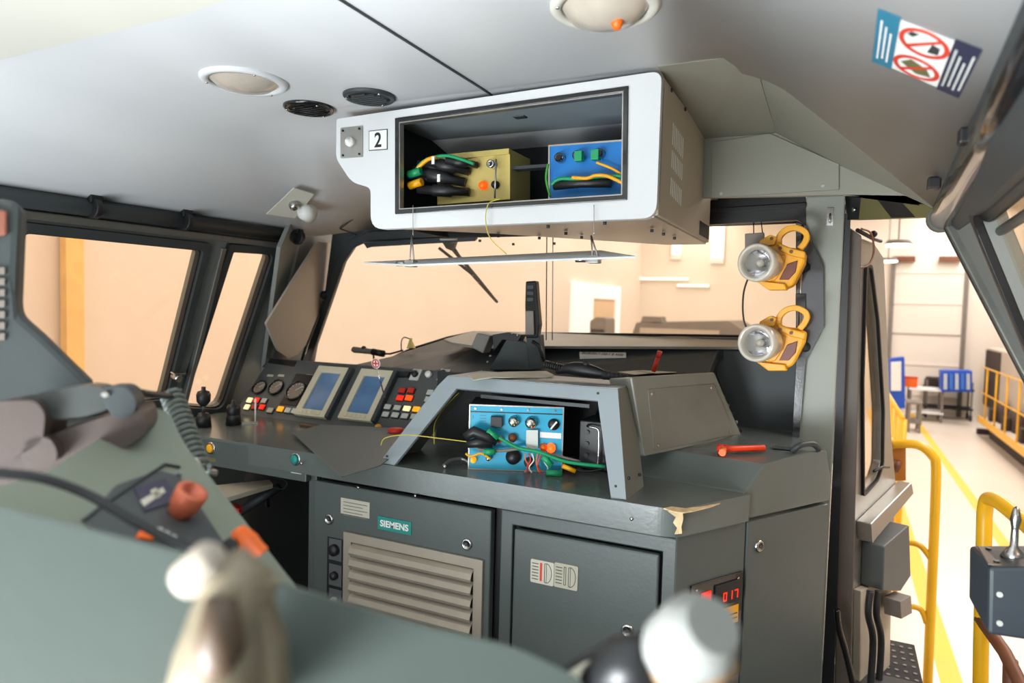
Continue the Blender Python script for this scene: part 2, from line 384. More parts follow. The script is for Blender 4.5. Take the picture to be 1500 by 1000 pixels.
# ---- the other locomotive with its yellow-railed walkway, right
LX = 3.55; FW = Fr((LX, 0, 0), (0, -1, 0), (0, 0, 1))      # plane facing -X
th = thing('diesel_locomotive', (LX+1.2, 20, HF), 'grey locomotive with yellow railed walkway standing on the right of the hall', 'locomotive')
def lz(x, y): p = onX(x, y, LX); return p
dk = lz(1450, 622).z
part(slab(LX, 8, dk-.14, LX+3, 22.3, dk), 'walkway', M['loco'], th, .01)
part(slab(LX-.03, 8, dk-.12, LX, 22.3, dk+.05), 'walkway_edge', M['yelrail'], th)
part(slab(LX+.9, 8, dk, LX+2.8, 12.3, dk+1.2), 'hood', M['loco'], th, .05)
for k in range(2): part(slab(LX+.87, 8.6+k*1.6, dk+.2, LX+.9, 9.9+k*1.6, dk+1.1), 'hood_door', mat('hood_door%d' % k, (206, 196, 182), .5), th, .01)
ya, yb = onX(1441, 560, LX+.5).y, onX(1463, 560, LX+.5).y; zt_ = onX(1463, 512, LX+.5).z
part(slab(LX+.52, 12.4, dk, LX+2.9, ya, zt_), 'cab_body', M['loco'], th, .05)
part(slab(LX+.49, yb, dk+.1, LX+.52, ya-.1, zt_-.08), 'cab_door', M['locodark'], th)
part(slab(LX+.49, 13.6, dk+.9, LX+.52, 15.2, zt_-.25), 'cab_window', M['dark'], th)
RH = onX(1450, 541, LX).z-dk
for k in range(12):
    y = 8.3+k*1.2; part(MB().tube([(LX, y, dk), (LX, y, dk+RH)], .022, 6), 'railing_post', M['yelrail'], th)
for z in (RH*.5, RH): part(MB().tube([(LX, 8.2, dk+z), (LX, 22.2, dk+z)], .020, 6), 'railing', M['yelrail'], th)
p = lz(1480, 690)
part(slab(LX+.1, 12, dk-1.35, LX+1.2, 16.3, dk-.16), 'fuel_tank', M['loco'], th, .05)
part(slab(LX+.1, 16.6, dk-1.5, LX+.7, 17.3, dk-.4), 'battery_box', M['brown'], th, .03)
bg = slab(LX+.2, 17.6, dk-1.2, LX+1.2, 22.0, dk-.2); part(bg, 'bogie', M['locodark'], th, .05)
for y in (18.2, 20.0, 21.6):
    part(MB().lathe(Fr((LX+.3, y, HF+.5), (0, -1, 0), (0, 0, 1)), 0, 0, [(.5, -.15), (.5, 0), (.42, .04), (.1, .04)], 24), 'wheel', M['locodark'], th)
    part(MB().box((LX+.18, y, HF+.62), .14, .3, .4), 'axle_box', M['locodark'], th, .02)
part(MB().box((LX+.8, 22.5, dk-.6), 1.6, .2, .5), 'buffer_beam', M['locodark'], th, .02)
# ---- yellow rail fence on the left side of the walkway
fx = onY(1324, 598, 9).x; fz = .36
th = thing('yellow_fence', (fx, 11, HF), 'yellow rail fence along the far left side of the floor lane', 'fence')
for k in range(7): part(MB().tube([(fx, 9+k*.85, HF), (fx, 9+k*.85, fz)], .042 if k == 0 else .028, 8), 'post', M['yelrail'], th)
for z in (fz, fz-.5, fz-1.0): part(MB().tube([(fx, 9, z), (fx, 14.1, z)], .028, 8), 'rail', M['yelrail'], th)
# blue cabinet, blue racks, tables, trolley at the end of the hall
FB = Fr((0, 24, 0), (1, 0, 0), (0, 0, 1))
t, c = far_machine('blue_cabinet', [(1303, 526), (1325, 523), (1326, 598), (1303, 600)], 'tall blue and white cabinet beside the end wall', 'cabinet', FB, .6, M['hblue'], .02)
part(MB().pxp(FB, [(1305, 530), (1320, 529), (1320, 572), (1305, 572)], 0, .04), 'door', M['wt'], t)
t, c = far_machine('blue_rack', [(1379, 543), (1424, 543), (1424, 574), (1379, 574)], 'blue storage rack near the end wall', 'rack', FB, .6, M['hblue'], .02)
for k in range(5): part(MB().pxp(FB, [(1382+k*8.3, 547), (1387+k*8.3, 547), (1387+k*8.3, 570), (1382+k*8.3, 570)], 0, .08), 'bin', mat('rack_bin%d' % k, (60, 120, 214) if k % 2 else (190, 200, 214), .5), t)
def table(px0, px1, py, Y, h, label, m):
    q0 = onY(px0, py, Y); q1 = onY(px1, py, Y); t = thing('work_table', ((q0.x+q1.x)/2, Y, HF), label, 'table')
    part(slab(q0.x, Y-.4, q0.z-.06, q1.x, Y+.4, q0.z), 'table_top', m, t, .01)
    for x in (q0.x+.05, q1.x-.05):
        for y in (Y-.35, Y+.35): part(slab(x-.03, y-.03, HF, x+.03, y+.03, q0.z-.06), 'leg', M['hgrey'], t)
    part(slab(q0.x, Y-.4, HF+.25, q1.x, Y+.4, HF+.3), 'shelf', m, t)
    return t
table(1330, 1382, 566, 24.5, .9, 'long pale work table in front of the end wall', M['wt'])
table(1328, 1350, 586, 22, .9, 'small grey table left of the lane', M['hgrey'])
qo = onY(1333, 566, 24.5); t = thing('red_box', (qo.x, 24.4, qo.z), 'small red orange box on the long pale work table', 'box')
part(MB().box((qo.x, 24.4, qo.z+.145), .35, .3, .26), 'body', M['orange'], t, .01); part(MB().box((qo.x, 24.4, qo.z+.30), .37, .32, .04), 'lid', M['redst'], t)
q = onZ(1386, 612, HF)
t = thing('trolley', q, 'dark parts trolley on wheels near the end wall', 'trolley')
for z in (.35, .95): part(MB().box((q.x, q.y, HF+z), 1.3, .7, .06), 'tray', M['dark'], t)
for sx in (-.6, .6):
    for sy in (-.3, .3):
        part(MB().box((q.x+sx, q.y+sy, HF+.65), .05, .05, 1.1), 'post', M['hgrey'], t)
        part(MB().lathe(Fr((q.x+sx, q.y+sy, HF+.09), (0, -1, 0), (0, 0, 1)), 0, 0, [(.09, -.03), (.09, .03)]), 'wheel', M['rubber'], t)
for k, (dx, w, h) in enumerate(((-.4, .4, .3), (.05, .3, .22), (.42, .3, .34))): part(MB().box((q.x+dx, q.y, HF+.98+h/2), w, .5, h), 'engine_part', M['locodark'], t, .03)

# ================================================================ CAB SHELL
struct(slab(-3.3, -1.4, -.06, 1.0, 3.3, 0), 'floor', M['floor'], label='dark rubber floor of the cab')
XL, XC, ZC, YC = -1.95, -.23, 2.2, 1.95           # flat ceiling bounds
def facet(pts, t=.025):
    "a flat sheet through 3-D points, thickened outwards (away from the room centre)"
    pts = [Vector(p) for p in pts]; n = (pts[1]-pts[0]).cross(pts[2]-pts[0]).normalized()
    c = sum(pts, Vector())/len(pts)
    if (Vector((-1.1, 1.2, 1.3))-c).dot(n) > 0: n = -n
    m = len(pts); mb = MB(); vs = pts+[p+n*t for p in pts]
    mb.add(vs, [list(range(m)), list(range(2*m-1, m-1, -1))]+[[i, (i+1) % m, m+(i+1) % m, m+i] for i in range(m)]); return mb
cv_ = [(XL, -1.4, ZC), (XC, -1.4, ZC), (XC, YC, ZC), (-.47, YC, ZC), (XL, YC, ZC), (.25, -1.4, 1.875), (.25, 2.45, 1.875), (-2.5, -1.4, 1.87), (-2.5, 2.72, 1.87), (-2.25, 2.93, 1.93), (-.47, 2.93, 1.99)]
cf_ = [[0, 1, 2, 3, 4], [1, 5, 6, 2], [0, 4, 8, 7], [4, 9, 8], [4, 3, 10, 9]]
cmb = MB().add(cv_, cf_); ce = struct(cmb, 'ceiling', M['ceil'], label='pale grey cab ceiling')
for p_ in ce.data.polygons: p_.use_smooth = True
bmo = ce.modifiers.new('round', 'BEVEL'); bmo.width = .10; bmo.segments = 6; bmo.limit_method = 'ANGLE'; bmo.angle_limit = R(8)
smo = ce.modifiers.new('skin', 'SOLIDIFY'); smo.thickness = .02; smo.offset = 1 if ce.data.polygons[0].normal.z > 0 else -1
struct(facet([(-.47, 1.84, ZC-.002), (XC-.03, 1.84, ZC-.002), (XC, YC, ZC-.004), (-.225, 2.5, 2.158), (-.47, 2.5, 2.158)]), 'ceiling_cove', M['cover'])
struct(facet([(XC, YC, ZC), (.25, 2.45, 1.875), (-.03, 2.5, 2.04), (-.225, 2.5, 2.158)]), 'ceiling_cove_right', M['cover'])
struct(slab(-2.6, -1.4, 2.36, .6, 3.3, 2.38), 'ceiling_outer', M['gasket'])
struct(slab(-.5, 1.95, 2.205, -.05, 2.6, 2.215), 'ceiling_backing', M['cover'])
# seam strip along the ceiling
sm = MB().box((-1.0, .25, ZC-.002), .006, 3.3, .006); struct(sm, 'trim_4', M['gasket'], label='dark seam along the ceiling')
# lower cream panel at the rear of the ceiling
t = MB(); FCL = Fr((0, 0, 2.2), (1, 0, 0), (0, -1, 0))   # looking up at the ceiling: N = -Z
t.poly(FCL, rnd([(-2.15, -1.045), (-1.15, -1.03), (-.8, -.9), (-.75, 1.3), (-2.15, 1.3)], [.05, .25, .3, .02, .02], 8), .004, .05)
o = struct(t, 'ceiling_rear_panel', M['ceil2'], .006, 'cream ceiling panel at the rear left')
# front header and cove cover
FH = Fr((0, 2.5, 0), (1, 0, 0), (0, 0, 1))
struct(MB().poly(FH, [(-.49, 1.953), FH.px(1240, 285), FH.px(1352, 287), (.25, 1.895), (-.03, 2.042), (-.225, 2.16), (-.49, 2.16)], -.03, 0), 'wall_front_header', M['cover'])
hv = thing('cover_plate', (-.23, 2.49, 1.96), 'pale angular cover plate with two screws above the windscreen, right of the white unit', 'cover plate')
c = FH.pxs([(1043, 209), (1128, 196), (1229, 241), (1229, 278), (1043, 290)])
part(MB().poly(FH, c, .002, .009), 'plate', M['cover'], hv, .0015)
for q in ((1057, 284), (1205, 273)): u, v = FH.px(*q); part(MB().cyl(FH, u, v, .006, .009, .013, 12), 'screw', M['steel'], hv)
# windscreen wall
PW = Vector((0, 3.2, 1.4)); NW = Vector((0, -.5, -.25)).normalized()
FWs = Fr(PW, (1, 0, 0), (0, -.25, .5))   # leans back towards the cab at its top
hole = [(452, 535), (458, 522), (505, 385), (520, 362), (545, 351), (700, 341), (1060, 330), (1168, 326), (1172, 340), (1172, 492), (1160, 497), (1098, 494), (690, 487), (655, 496), (600, 514), (548, 536)]
hu = FWs.pxs(hole)
out = [(-3.15, -.9), (.02, -.9), (.02, .63), (-3.15, .63)]
g = MB().poly(FWs, inset(hu, -.02), -.012, -.006); wg = struct(g, 'window_1', M['glass'], label='large windscreen')
gk = MB().poly(FWs, inset(hu, -.045), -.02, .012, holes=[hu]); part(gk, 'gasket', M['gasket'], wg, .004)
outer = [(-3.2, -.62), (.0, -.62), (.0, .62), (-2.5, .62), (-2.72, .2)]
struct(MB().poly(FWs, outer, -.05, -.02, holes=[inset(hu, -.03)]), 'wall_front', M['dash'], label='front wall around the windscreen')
struct(MB().tube(P0_(FWs.off(.016), (549, 535), (601, 511), (656, 494), (690, 487), (1096, 492)), .006, 8), 'trim_17', M['black'], label='black seal line along the bottom of the windscreen')
# header bar over the right part of the windscreen
hb = MB(); FHd = Fr((0, 2.88, 0), (1, 0, 0), (0, 0, 1)); hb.pxp(FHd, [(1036, 284), (1180, 276), (1181, 330), (1168, 322), (1036, 329)], -.06, 0); hb.pxp(FHd, [(1036, 306), (1181, 297), (1181, 304), (1036, 313)], 0, .012)
struct(hb, 'trim_5', M['black'], .002, 'black header bar of the windscreen')
# door post column
FC = Fr((0, 2.88, 0), (1, 0, 0), (0, 0, 1))
cl = struct(MB().poly(FC, [(-.145, -.1), (.001, -.1), (-.003, 2.0), (-.14, 2.0)], -.09, 0), 'wall_corner_post', M['pillar'], .006, 'pale grey-green post between windscreen and door')
hk = MB(); fb = FC.off(.0)
u, v = FC.px(1216, 317); kk = thing('hook', FC.w(u, v, 0), 'small steel coat hook near the top of the pale post', 'hook')
part(MB().rect(FC, u-.012, v-.035, u+.012, v+.035, 0, .004), 'plate', M['steel'], kk, .001)
part(MB().tube(smooth_path([FC.w(u, v+.01, .004), FC.w(u, v+.005, .02), FC.w(u, v-.02, .022), FC.w(u, v-.024, .008)]), .0035), 'hook_arm', M['steel'], kk)
# dark door seal post
struct(MB().poly(FC, [(.001, -.3), (.05, -.3), (.018, 1.93), (.0, 1.93)], -.05, -.005), 'trim_6', M['black'], label='black door seal')
FDp = Fr((0, 2.94, 0), (1, 0, 0), (0, 0, 1))
struct(MB().pxp(FDp, [(1240, 330), (1262, 345), (1258, 560), (1252, 780), (1246, 1010), (1222, 1010), (1228, 760)], -.05, 0), 'trim_7', mat('seal_brown', (92, 82, 72), .45), .004, 'brown-grey door post')
# hazard-striped door header
a, b = Vector((0.0, 2.9, 1.965)), Vector((.25, 2.46, 1.86))
FHz = fr3(a, b, a+Vector((0, 0, 1)))
hz = MB().pxp(FHz, [(1238, 279), (1350, 279), (1378, 317), (1240, 322)], -.05, 0); h = struct(hz, 'door_2', M['haz'], .002, 'olive and black striped door header')
for q in ([(1238, 279), (1262, 279), (1258, 321), (1240, 322)], [(1276, 280), (1306, 280), (1341, 318), (1306, 319)]): part(MB().pxp(FHz, q, 0, .001), 'stripe', M['black'], h)
u, v = FHz.px(1254, 307); part(MB().cyl(FHz, u, v, .008, 0, .012, 12), 'bolt', M['steel'], h)
# wall left with two side windows
FL = Fr((-2.5, 0, 1.88), (0, 1, 0), (.3, 0, 1))
w1 = FL.pxs([(33, 335), (294, 365), (236, 600), (20, 575)]); w1[0] = (w1[0][0], w1[1][1]); w1[3] = (w1[0][0], -.82); w1[2] = (w1[1][0]-.03, -.82)
w2 = FL.pxs([(338, 367), (397, 371), (322, 598), (266, 594)])
w1r = rnd(w1, .02); w2r = rnd(w2, [.01, .035, .06, .01])
struct(MB().poly(FL, [(-1.4, -2.0), (2.70, -2.0), (2.70, .0), (-1.4, .0)], -.05, 0, holes=[w1r, w2r]), 'wall_left', M['corner'])
for i, (wr, w) in enumerate(((w1r, w1), (w2r, w2))):
    rad = [.02, [.01, .035, .06, .01]][i]; A1_, B1_ = ring2(w, -.035, 0, rad); A2_, B2_ = ring2(w, -.006, .006, rad)
    gl = struct(MB().poly(FL, A2_, -.03, -.024), 'window_%d' % (i+2), M['glassl'], label=('large sliding side window at left', 'narrow front side window beside it')[i])
    part(MB().poly(FL, A1_, 0, .022, holes=[B1_]), 'window_frame', M['gasket'], gl, .005)
    part(MB().poly(FL, A2_, -.02, .006, holes=[B2_]), 'seal', M['black'], gl)
a1, a2 = FL.px(318, 366), FL.px(262, 590)
pl = MB(); pl.poly(FL, [(a1[0]-.012, a1[1]+.02), (a1[0]+.012, a1[1]+.02), (a2[0]+.012, -.85), (a2[0]-.012, -.85)], .02, .045)
struct(pl, 'trim_8', M['frame'], .004, 'aluminium bar between the side windows')
struct(MB().rect(FL, 1.2, -.075, 2.58, -.045, .0, .035), 'trim_9', M['frame'], .006, 'upper guide rail of the side window')
# dark rail under the ceiling, left, with clips
pA, pB = Vector((-2.475, 1.0, 1.872)), onX(440, 350, -2.475)
pB = Vector((-2.475, 2.62, 1.872))
rl = thing('dark_rail', (-2.47, 1.9, 1.85), 'dark round rail running under the ceiling above the side windows', 'rail')
part(MB().tube([(-2.475, .4, 1.862), pB], .034, 14), 'tube', M['gasket'], rl)
for x, y in ((138, 288), (272, 310), (437, 345)):
    c = onX(x, y, -2.45); part(MB().box((-2.45, c.y, 1.895), .03, .045, .03).cyl(Fr((-2.45, c.y, 1.862), (1, 0, 0), (0, 0, 1)), 0, 0, .038, -.012, .012, 16), 'clip', M['black'], rl, .004)
# corner panel between side window and windscreen
TL = Vector((-2.515, 2.70, 1.86)); BL = Vector((-2.79, 2.70, .95))
MR = FWs.w(hu[1][0]-.045, hu[1][1], 0)
Fk = fr3(BL, MR, TL)
ck_ = [Fk.px(x, y) for x, y in ((548, 338), (507, 366), (494, 385), (446, 522), (436, 545))]
struct(MB().poly(Fk, [(0, -.05), (ck_[4][0], -.05), ck_[4], ck_[3], ck_[2], ck_[1], ck_[0], Fk.px(560, 322), Fk.px(480, 290), Fk.px(438, 300), (0, (TL-BL).length)], -.02, 0), 'wall_corner', M['corner'])
ff0 = fr3((XL, YC, ZC), (-2.5, 2.72, 1.87), (-2.25, 2.93, 1.93))
ff0 = ff0 if ff0.N.z < 0 else Fr(ff0.O, -ff0.U, ff0.V)
# pull-down shade piece on the corner panel
Fk = Fk.off(.05)
sh = thing('window_blind', Fk.w(*Fk.px(430, 470), 0), 'beige-grey rigid blind hanging on the corner beside the windscreen', 'blind')
part(MB().pxp(Fk, [(463, 353), (492, 356), (484, 400), (450, 500), (434, 518), (420, 524), (404, 512), (387, 473), (420, 420)], 0, .01, .01), 'panel', M['cloth'], sh, .002)
part(MB().tube([Fk.w(*Fk.px(493, 357), .012), Fk.w(*Fk.px(472, 440), .012), Fk.w(*Fk.px(446, 505), .012), Fk.w(*Fk.px(438, 530), .012)], .008, 8), 'edge_tube', M['gasket'], sh)
u, v = Fk.px(468, 430)
part(MB().ball(Fk.w(u, v, .03), .026, 12).tube([Fk.w(u, v, 0), Fk.w(u, v, .03)], .01), 'knob', M['rubber'], sh)
struct(MB().tube([ff0.w(*ff0.px(*q), .004) for q in ((543, 300), (498, 334), (522, 343), (500, 352))], .003, 6), 'trim_16', M['gasket'])
# round lamps/speakers on the ceiling
def ceil_round(name, px, rx, label, cat, m1, m2, deep=.012, grille=False):
    p = onZ(px[0], px[1], ZC); f = Fr((p.x, p.y, ZC), (1, 0, 0), (0, -1, 0)); t = thing(name, p, label, cat)
    part(MB().lathe(f, 0, 0, [(rx, 0), (rx, .006), (rx*.93, .012), (rx*.80, .010), (rx*.80, 0)], 36, cap=False), 'rim', m1, t)
    part(MB().lathe(f, 0, 0, [(rx*.8, .002), (rx*.6, deep), (rx*.3, deep*1.5), (0, deep*1.6)], 36, cap=False), 'diffuser' if not grille else 'disc', m2, t)
    for k in range(3): a = 2.1*k+.5; part(MB().cyl(f, rx*.87*math.cos(a), rx*.87*math.sin(a), .004, .009, .014, 8), 'screw', M['steel'], t)
    if grille:
        for k in range(7):
            h = rx*.7*(k-3)/3.3; w = math.sqrt(max(0, (rx*.7)**2-h*h)); part(MB().rect(f, -w, h-.002, w, h+.002, .012, .016), 'slat', m1, t)
    return t
ceil_round('ceiling_lamp', (358, 118), .125, 'round white-rimmed lamp on the ceiling at left', 'lamp', M['white'], M['diff'], .02)
tl = ceil_round('ceiling_lamp', (886, 8), .118, 'round lamp with orange bulb at the top centre of the ceiling', 'lamp', M['ceil2'], M['diff'], .03)
p = onZ(904, 30, 2.16); part(MB().ball(p, .014, 10, (1, 1, 1.5)), 'bulb', M['orange'], tl)
ceil_round('ceiling_vent', (453, 157), .085, 'left of the two black round vents on the ceiling', 'vent', M['blackg'], M['black'], .008, True)
ceil_round('ceiling_vent', (541, 140), .082, 'right of the two black round vents, beside the white unit', 'vent', M['gasket'], M['black'], .008, True)
# small lamp plate on the left ceiling slope
n = Vector((XL+2.5, 0, .33))
FSl = Fr((-2.5, 2.3, 1.87), (0, 1, 0), (XL+2.5, 0, ZC-1.87))
tl = Fr(onp(425, 297, (-1.97, 2.2, 2.19), (0, .26, 1)), (1, 0, 0), (0, -1, .0))
ff = fr3((XL, YC, ZC), (-2.5, 2.72, 1.87), (-2.25, 2.93, 1.93))
if ff.N.z > 0: ff = Fr(ff.O, -ff.U, ff.V)
ff = ff.off(.03)
spp = [(430, 274), (460, 283), (432, 318), (390, 312)]
sp = thing('reading_lamp', ff.w(*ff.px(430, 297), 0), 'small spot lamp with white shade on a square plate, left of the white unit', 'lamp')
part(MB().pxp(ff, spp, .001, .006), 'plate', M['ceil2'], sp, .001)
u, v = ff.px(430, 295); part(MB().ball(ff.w(u, v, .02), .024, 14), 'ball_joint', M['steel'], sp)
d = (ff.w(*ff.px(450, 303))-ff.w(u, v)).normalized(); f2 = Fr(ff.w(*ff.px(438, 299), .03), d.orthogonal(), d.cross(d.orthogonal()))
part(MB().lathe(f2, 0, 0, [(.018, 0), (.036, .02), (.044, .065), (.0, .066)], 20), 'lamp_shade', M['wt'], sp)

# ================================================================ WHITE CEILING UNIT
YU = 1.85; FU = Fr((0, YU, 0), (1, 0, 0), (0, 0, 1))
un = thing('equipment_housing', (-.95, 2.2, 1.8), 'white ceiling-hung equipment housing with an open front bay and the number 2', 'housing')
ou = FU.pxs([(493, 172), (965, 100), (975, 108), (934, 322), (551, 337), (543, 330), (543, 273), (517, 265), (492, 233)])
x0u = ou[0][0]; x1u = -.462
ou = [(x0u, 2.165), (x1u, 2.19), (x1u, FU.px(934, 320)[1]), (FU.px(543, 330)[0], FU.px(543, 336)[1]), (FU.px(543, 273)[0], FU.px(543, 275)[1]), (FU.px(515, 267)[0], FU.px(515, 267)[1]), (x0u, FU.px(492, 232)[1])]
zb = ou[2][1]
oph = [(FU.px(582, 175)[0], FU.px(582, 176)[1]), (FU.px(918, 129)[0], FU.px(918, 130)[1]), (FU.px(916, 290)[0], FU.px(916, 290)[1]), (FU.px(582, 311)[0], FU.px(582, 311)[1])]
our = rnd(ou, [.01, .03, .04, .05, .02, .03, .02])
part(MB().poly(FU, our, -.03, 0, holes=[inset(oph, -.004)]), 'front_panel', M['white'], un, .012)
# shell: top, right side, bottom, left, back
part(MB().box((x1u-.008, YU+.42, (2.19+zb)/2+.0), .016, .80, 2.19-zb-.02), 'side_panel', M['beige'], un, .004)
Fb = Fr((0, 0, zb+.004), (1, 0, 0), (0, -1, 0))
bot = [(ou[3][0]+.02, -YU-.02), (x1u-.01, -YU-.02), (x1u-.01, -YU-.82), (-.62, -YU-.82), (-1.12, -YU-.30), (ou[3][0]+.03, -YU-.10)]
part(MB().poly(Fb, bot, -.012, 0), 'bottom_panel', M['alu'], un, .002)
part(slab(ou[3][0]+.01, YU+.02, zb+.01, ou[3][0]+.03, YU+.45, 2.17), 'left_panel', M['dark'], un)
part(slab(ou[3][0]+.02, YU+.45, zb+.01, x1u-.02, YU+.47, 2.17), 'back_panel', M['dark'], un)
part(slab(ou[3][0]+.03, YU+.02, 2.15, x1u-.03, YU+.45, 2.165), 'inner_top', M['hood'], un)
part(slab(ou[3][0]+.03, YU+.16, 1.99, x1u-.03, YU+.20, 2.0), 'inner_rail', M['gasket'], un)
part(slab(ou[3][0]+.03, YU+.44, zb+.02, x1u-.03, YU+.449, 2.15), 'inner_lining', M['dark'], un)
part(MB().poly(FU, inset(oph, -.006), -.02, .006, holes=[inset(oph, .008)]), 'opening_seal', M['blackg'], un, .002)
part(MB().poly(FU, inset(oph, .008), -.02, .003, holes=[inset(oph, .0115)]), 'opening_lip', M['alu'], un)
part(slab(oph[0][0], YU+.03, zb+.055, oph[1][0]+.04, YU+.4, zb+.062), 'inner_floor', M['gasket'], un)
# perforated side: slots in 3 blocks
FS = Fr((x1u+.0005, 0, 0), (0, 1, 0), (0, 0, 1))
for bz in range(3):
    for k in range(7):
        y = 2.0+k*.023; z = 2.09-bz*.078-k*.002
        part(MB().rect(FS, y, z-.062+(.012 if bz else 0), y+.009, z, 0, .0012), 'slot', M['wt'], un)
for k in range(18): part(MB().rect(FS, 2.47+k*.011, zb+.02, 2.474+k*.011, zb+.07, 0, .001), 'slot', M['gasket'], un)
# bottom screws
for q in ((730, 345), (752, 357), (790, 348), (803, 331), (829, 341), (852, 347), (886, 326), (955, 337), (972, 342), (988, 348), (703, 352), (812, 356)):
    p = onZ(q[0], q[1], zb-.002); part(MB().cyl(Fr((p.x, p.y, zb-.001), (1, 0, 0), (0, -1, 0)), 0, 0, .0055, -.002, .007, 10), 'screw', M['gasket'], un)
p = onZ(657, 347, zb); part(MB().box((p.x, p.y, zb-.008), .07, .012, .008), 'latch', M['alu'], un, .002)
# screws at side top
for q in ((983, 132), (1003, 160)): p = onp(q[0], q[1], (x1u, 0, 0), (1, 0, 0)); part(MB().cyl(Fr(p, (0, 1, 0), (0, 0, 1)), 0, 0, .006, -.002, .004, 10), 'screw', M['gasket'], un)
# switch plate & number sign
sw = thing('switch_plate', FU.w(*FU.px(517, 210), 0), 'small steel switch plate on the left end of the white housing', 'switch')
c = FU.pxs([(500, 188), (532, 185), (532, 230), (500, 232)]); part(MB().poly(FU, rnd(c, .004), .001, .005), 'plate', M['alu'], sw, .001)
u, v = FU.px(516, 209); part(MB().lathe(FU, u, v, [(.017, .005), (.015, .02), (.008, .022), (.007, .03), (0, .031)], 18), 'knob', M['wt'], sw)
for q in ((504, 192), (528, 189), (528, 226), (504, 228)): a = FU.px(*q); part(MB().cyl(FU, a[0], a[1], .004, .005, .008, 8), 'screw', M['black'], sw)
sg = thing('number_sign', FU.w(*FU.px(554, 205), 0), 'small square sign with a black number 2 on the white housing', 'sign')
c = FU.pxs([(541, 192), (568, 189), (568, 219), (541, 221)]); part(MB().poly(FU, c, .0005, .0025), 'border', M['black'], sg)
part(MB().poly(FU, inset(c, .0022), .0025, .003), 'plate', M['wt'], sg); u, v = FU.px(554.5, 205)
text('2', FU, u, v, .048, M['black'], sg, 'number', n=.0033, width=.028, bold=.02)
# modules inside the unit
FM1 = Fr((0, YU+.14, 0), (1, 0, 0), (0, 0, 1))
gm = thing('gold_module', FM1.w(*FM1.px(710, 296), -.05), 'gold-chromated module with black plugs in the left of the white housing', 'electronics module')
c = FM1.pxs([(672, 224), (747, 217), (747, 292), (645, 300), (645, 262)])
c = FM1.pxs([(640, 228), (747, 218), (747, 292), (640, 300)])
part(MB().poly(FM1, c, -.16, 0), 'housing', M['gold'], gm, .002); part(MB().poly(FM1, FM1.pxs([(640, 228), (747, 218), (747, 226), (640, 236)]), 0, .008), 'top_lip', M['gold'], gm)
def plug(fr, x, y, r, ln, m, parent, name='plug', seg=16):
    u, v = fr.px(x, y); return part(MB().lathe(fr, u, v, [(r*1.1, 0), (r*1.1, ln*.3), (r, ln*.35), (r, ln*.7), (r*.8, ln*.75), (r*.7, ln), (0, ln)], seg), name, m, parent)
plug(FM1, 709, 272, .013, .02, mat('orange_lamp_lit', (255, 90, 10), .3, emit=.8), gm, 'indicator_lamp')
plug(FM1, 727, 271, .012, .02, M['black'], gm); u, v = FM1.px(724, 242); part(MB().ring(FM1, u, v, .006, .013, 0, .03), 'socket', M['steel'], gm)
part(MB().tube([FM1.w(*FM1.px(733, 236), .03), FM1.w(*FM1.px(731, 292), .03)], .003), 'handle', M['alu'], gm)
for (x, y, x2, y2, r) in ((702, 243, 668, 240, .016), (690, 252, 640, 242, .02), (684, 268, 622, 255, .022), (690, 282, 628, 282, .02), (668, 262, 608, 264, .016), (676, 246, 628, 246, .018)):
    a = FM1.w(*FM1.px(x, y), .01); b = FM1.w(*FM1.px(x2, y2), .07)
    part(MB().tube([a, a.lerp(b, .3), a.lerp(b, .35), a.lerp(b, .7), a.lerp(b, .72), b], [r*.7, r*.7, r, r, r*.75, r*.7], 12), 'plug', M['black'], gm)
def wire(name, pts, r, m, label, cat='cable', parent=None):
    mb = MB().tube(smooth_path(pts, 6), r, 7)
    if parent is not None: return part(mb, name, m, parent)
    return mb.build(name, m, None, tagv=(label, cat))
Fw = FM1.off(.08)
P_ = lambda f, *pp: [f.w(*f.px(*q), 0) for q in pp]
wire('cable', P_(Fw, (608, 250), (618, 238), (632, 231), (655, 228), (678, 234), (694, 240)), .0055, M['green'], 'green sleeved cable arching over the black plugs in the white housing')
wire('cable', P_(Fw, (612, 246), (626, 234), (640, 230)), .007, M['yel'], '', parent=gm)
for (x, y, m) in ((607, 252, M['green']), (608, 268, M['yel'])):
    a = Fw.w(*Fw.px(x-8, y+4)); b = Fw.w(*Fw.px(x+10, y-2)); part(MB().tube([a, b], .013, 12), 'sleeve', m, gm)
for (x, y) in ((638, 236), (646, 262)):
    a = Fw.px(x, y); part(MB().rect(Fw, a[0]-.005, a[1]-.012, a[0]+.005, a[1]+.012, .012, .016), 'tag', M['wt'], gm)
FM2 = Fr((0, YU+.10, 0), (1, 0, 0), (0, 0, 1))
bm_ = thing('blue_module', FM2.w(*FM2.px(860, 290), -.05), 'bright blue module with green and yellow cables in the right of the white housing', 'electronics module')
c = FM2.pxs([(805, 214), (926, 205), (926, 285), (805, 292)])
part(MB().poly(FM2, c, -.2, 0), 'housing', M['blue'], bm_, .002); part(MB().poly(FM2, inset(c, -.003), -.003, .003, holes=[inset(c, .002)]), 'edge', M['alu'], bm_)
for (x, y) in ((822, 232), (848, 229), (880, 226)):
    plug(FM2, x, y, .014, .03, M['steel'], bm_, 'connector')
    u, v = FM2.px(x+3, y+2); part(MB().cyl(FM2, u, v, .008, .03, .04), 'pin_block', M['dark'], bm_)
for (x, y) in ((854, 232), (878, 230)): u, v = FM2.px(x, y); part(MB().rect(FM2, u-.012, v-.016, u+.012, v+.014, .02, .045), 'terminal', M['green'], bm_, .002)
plug(FM2, 842, 269, .013, .03, M['wt'], bm_, 'connector'); part(MB().tube(P_(FM2.off(.04), (812, 272), (850, 268), (895, 268)), .014, 10), 'plug', M['black'], bm_)
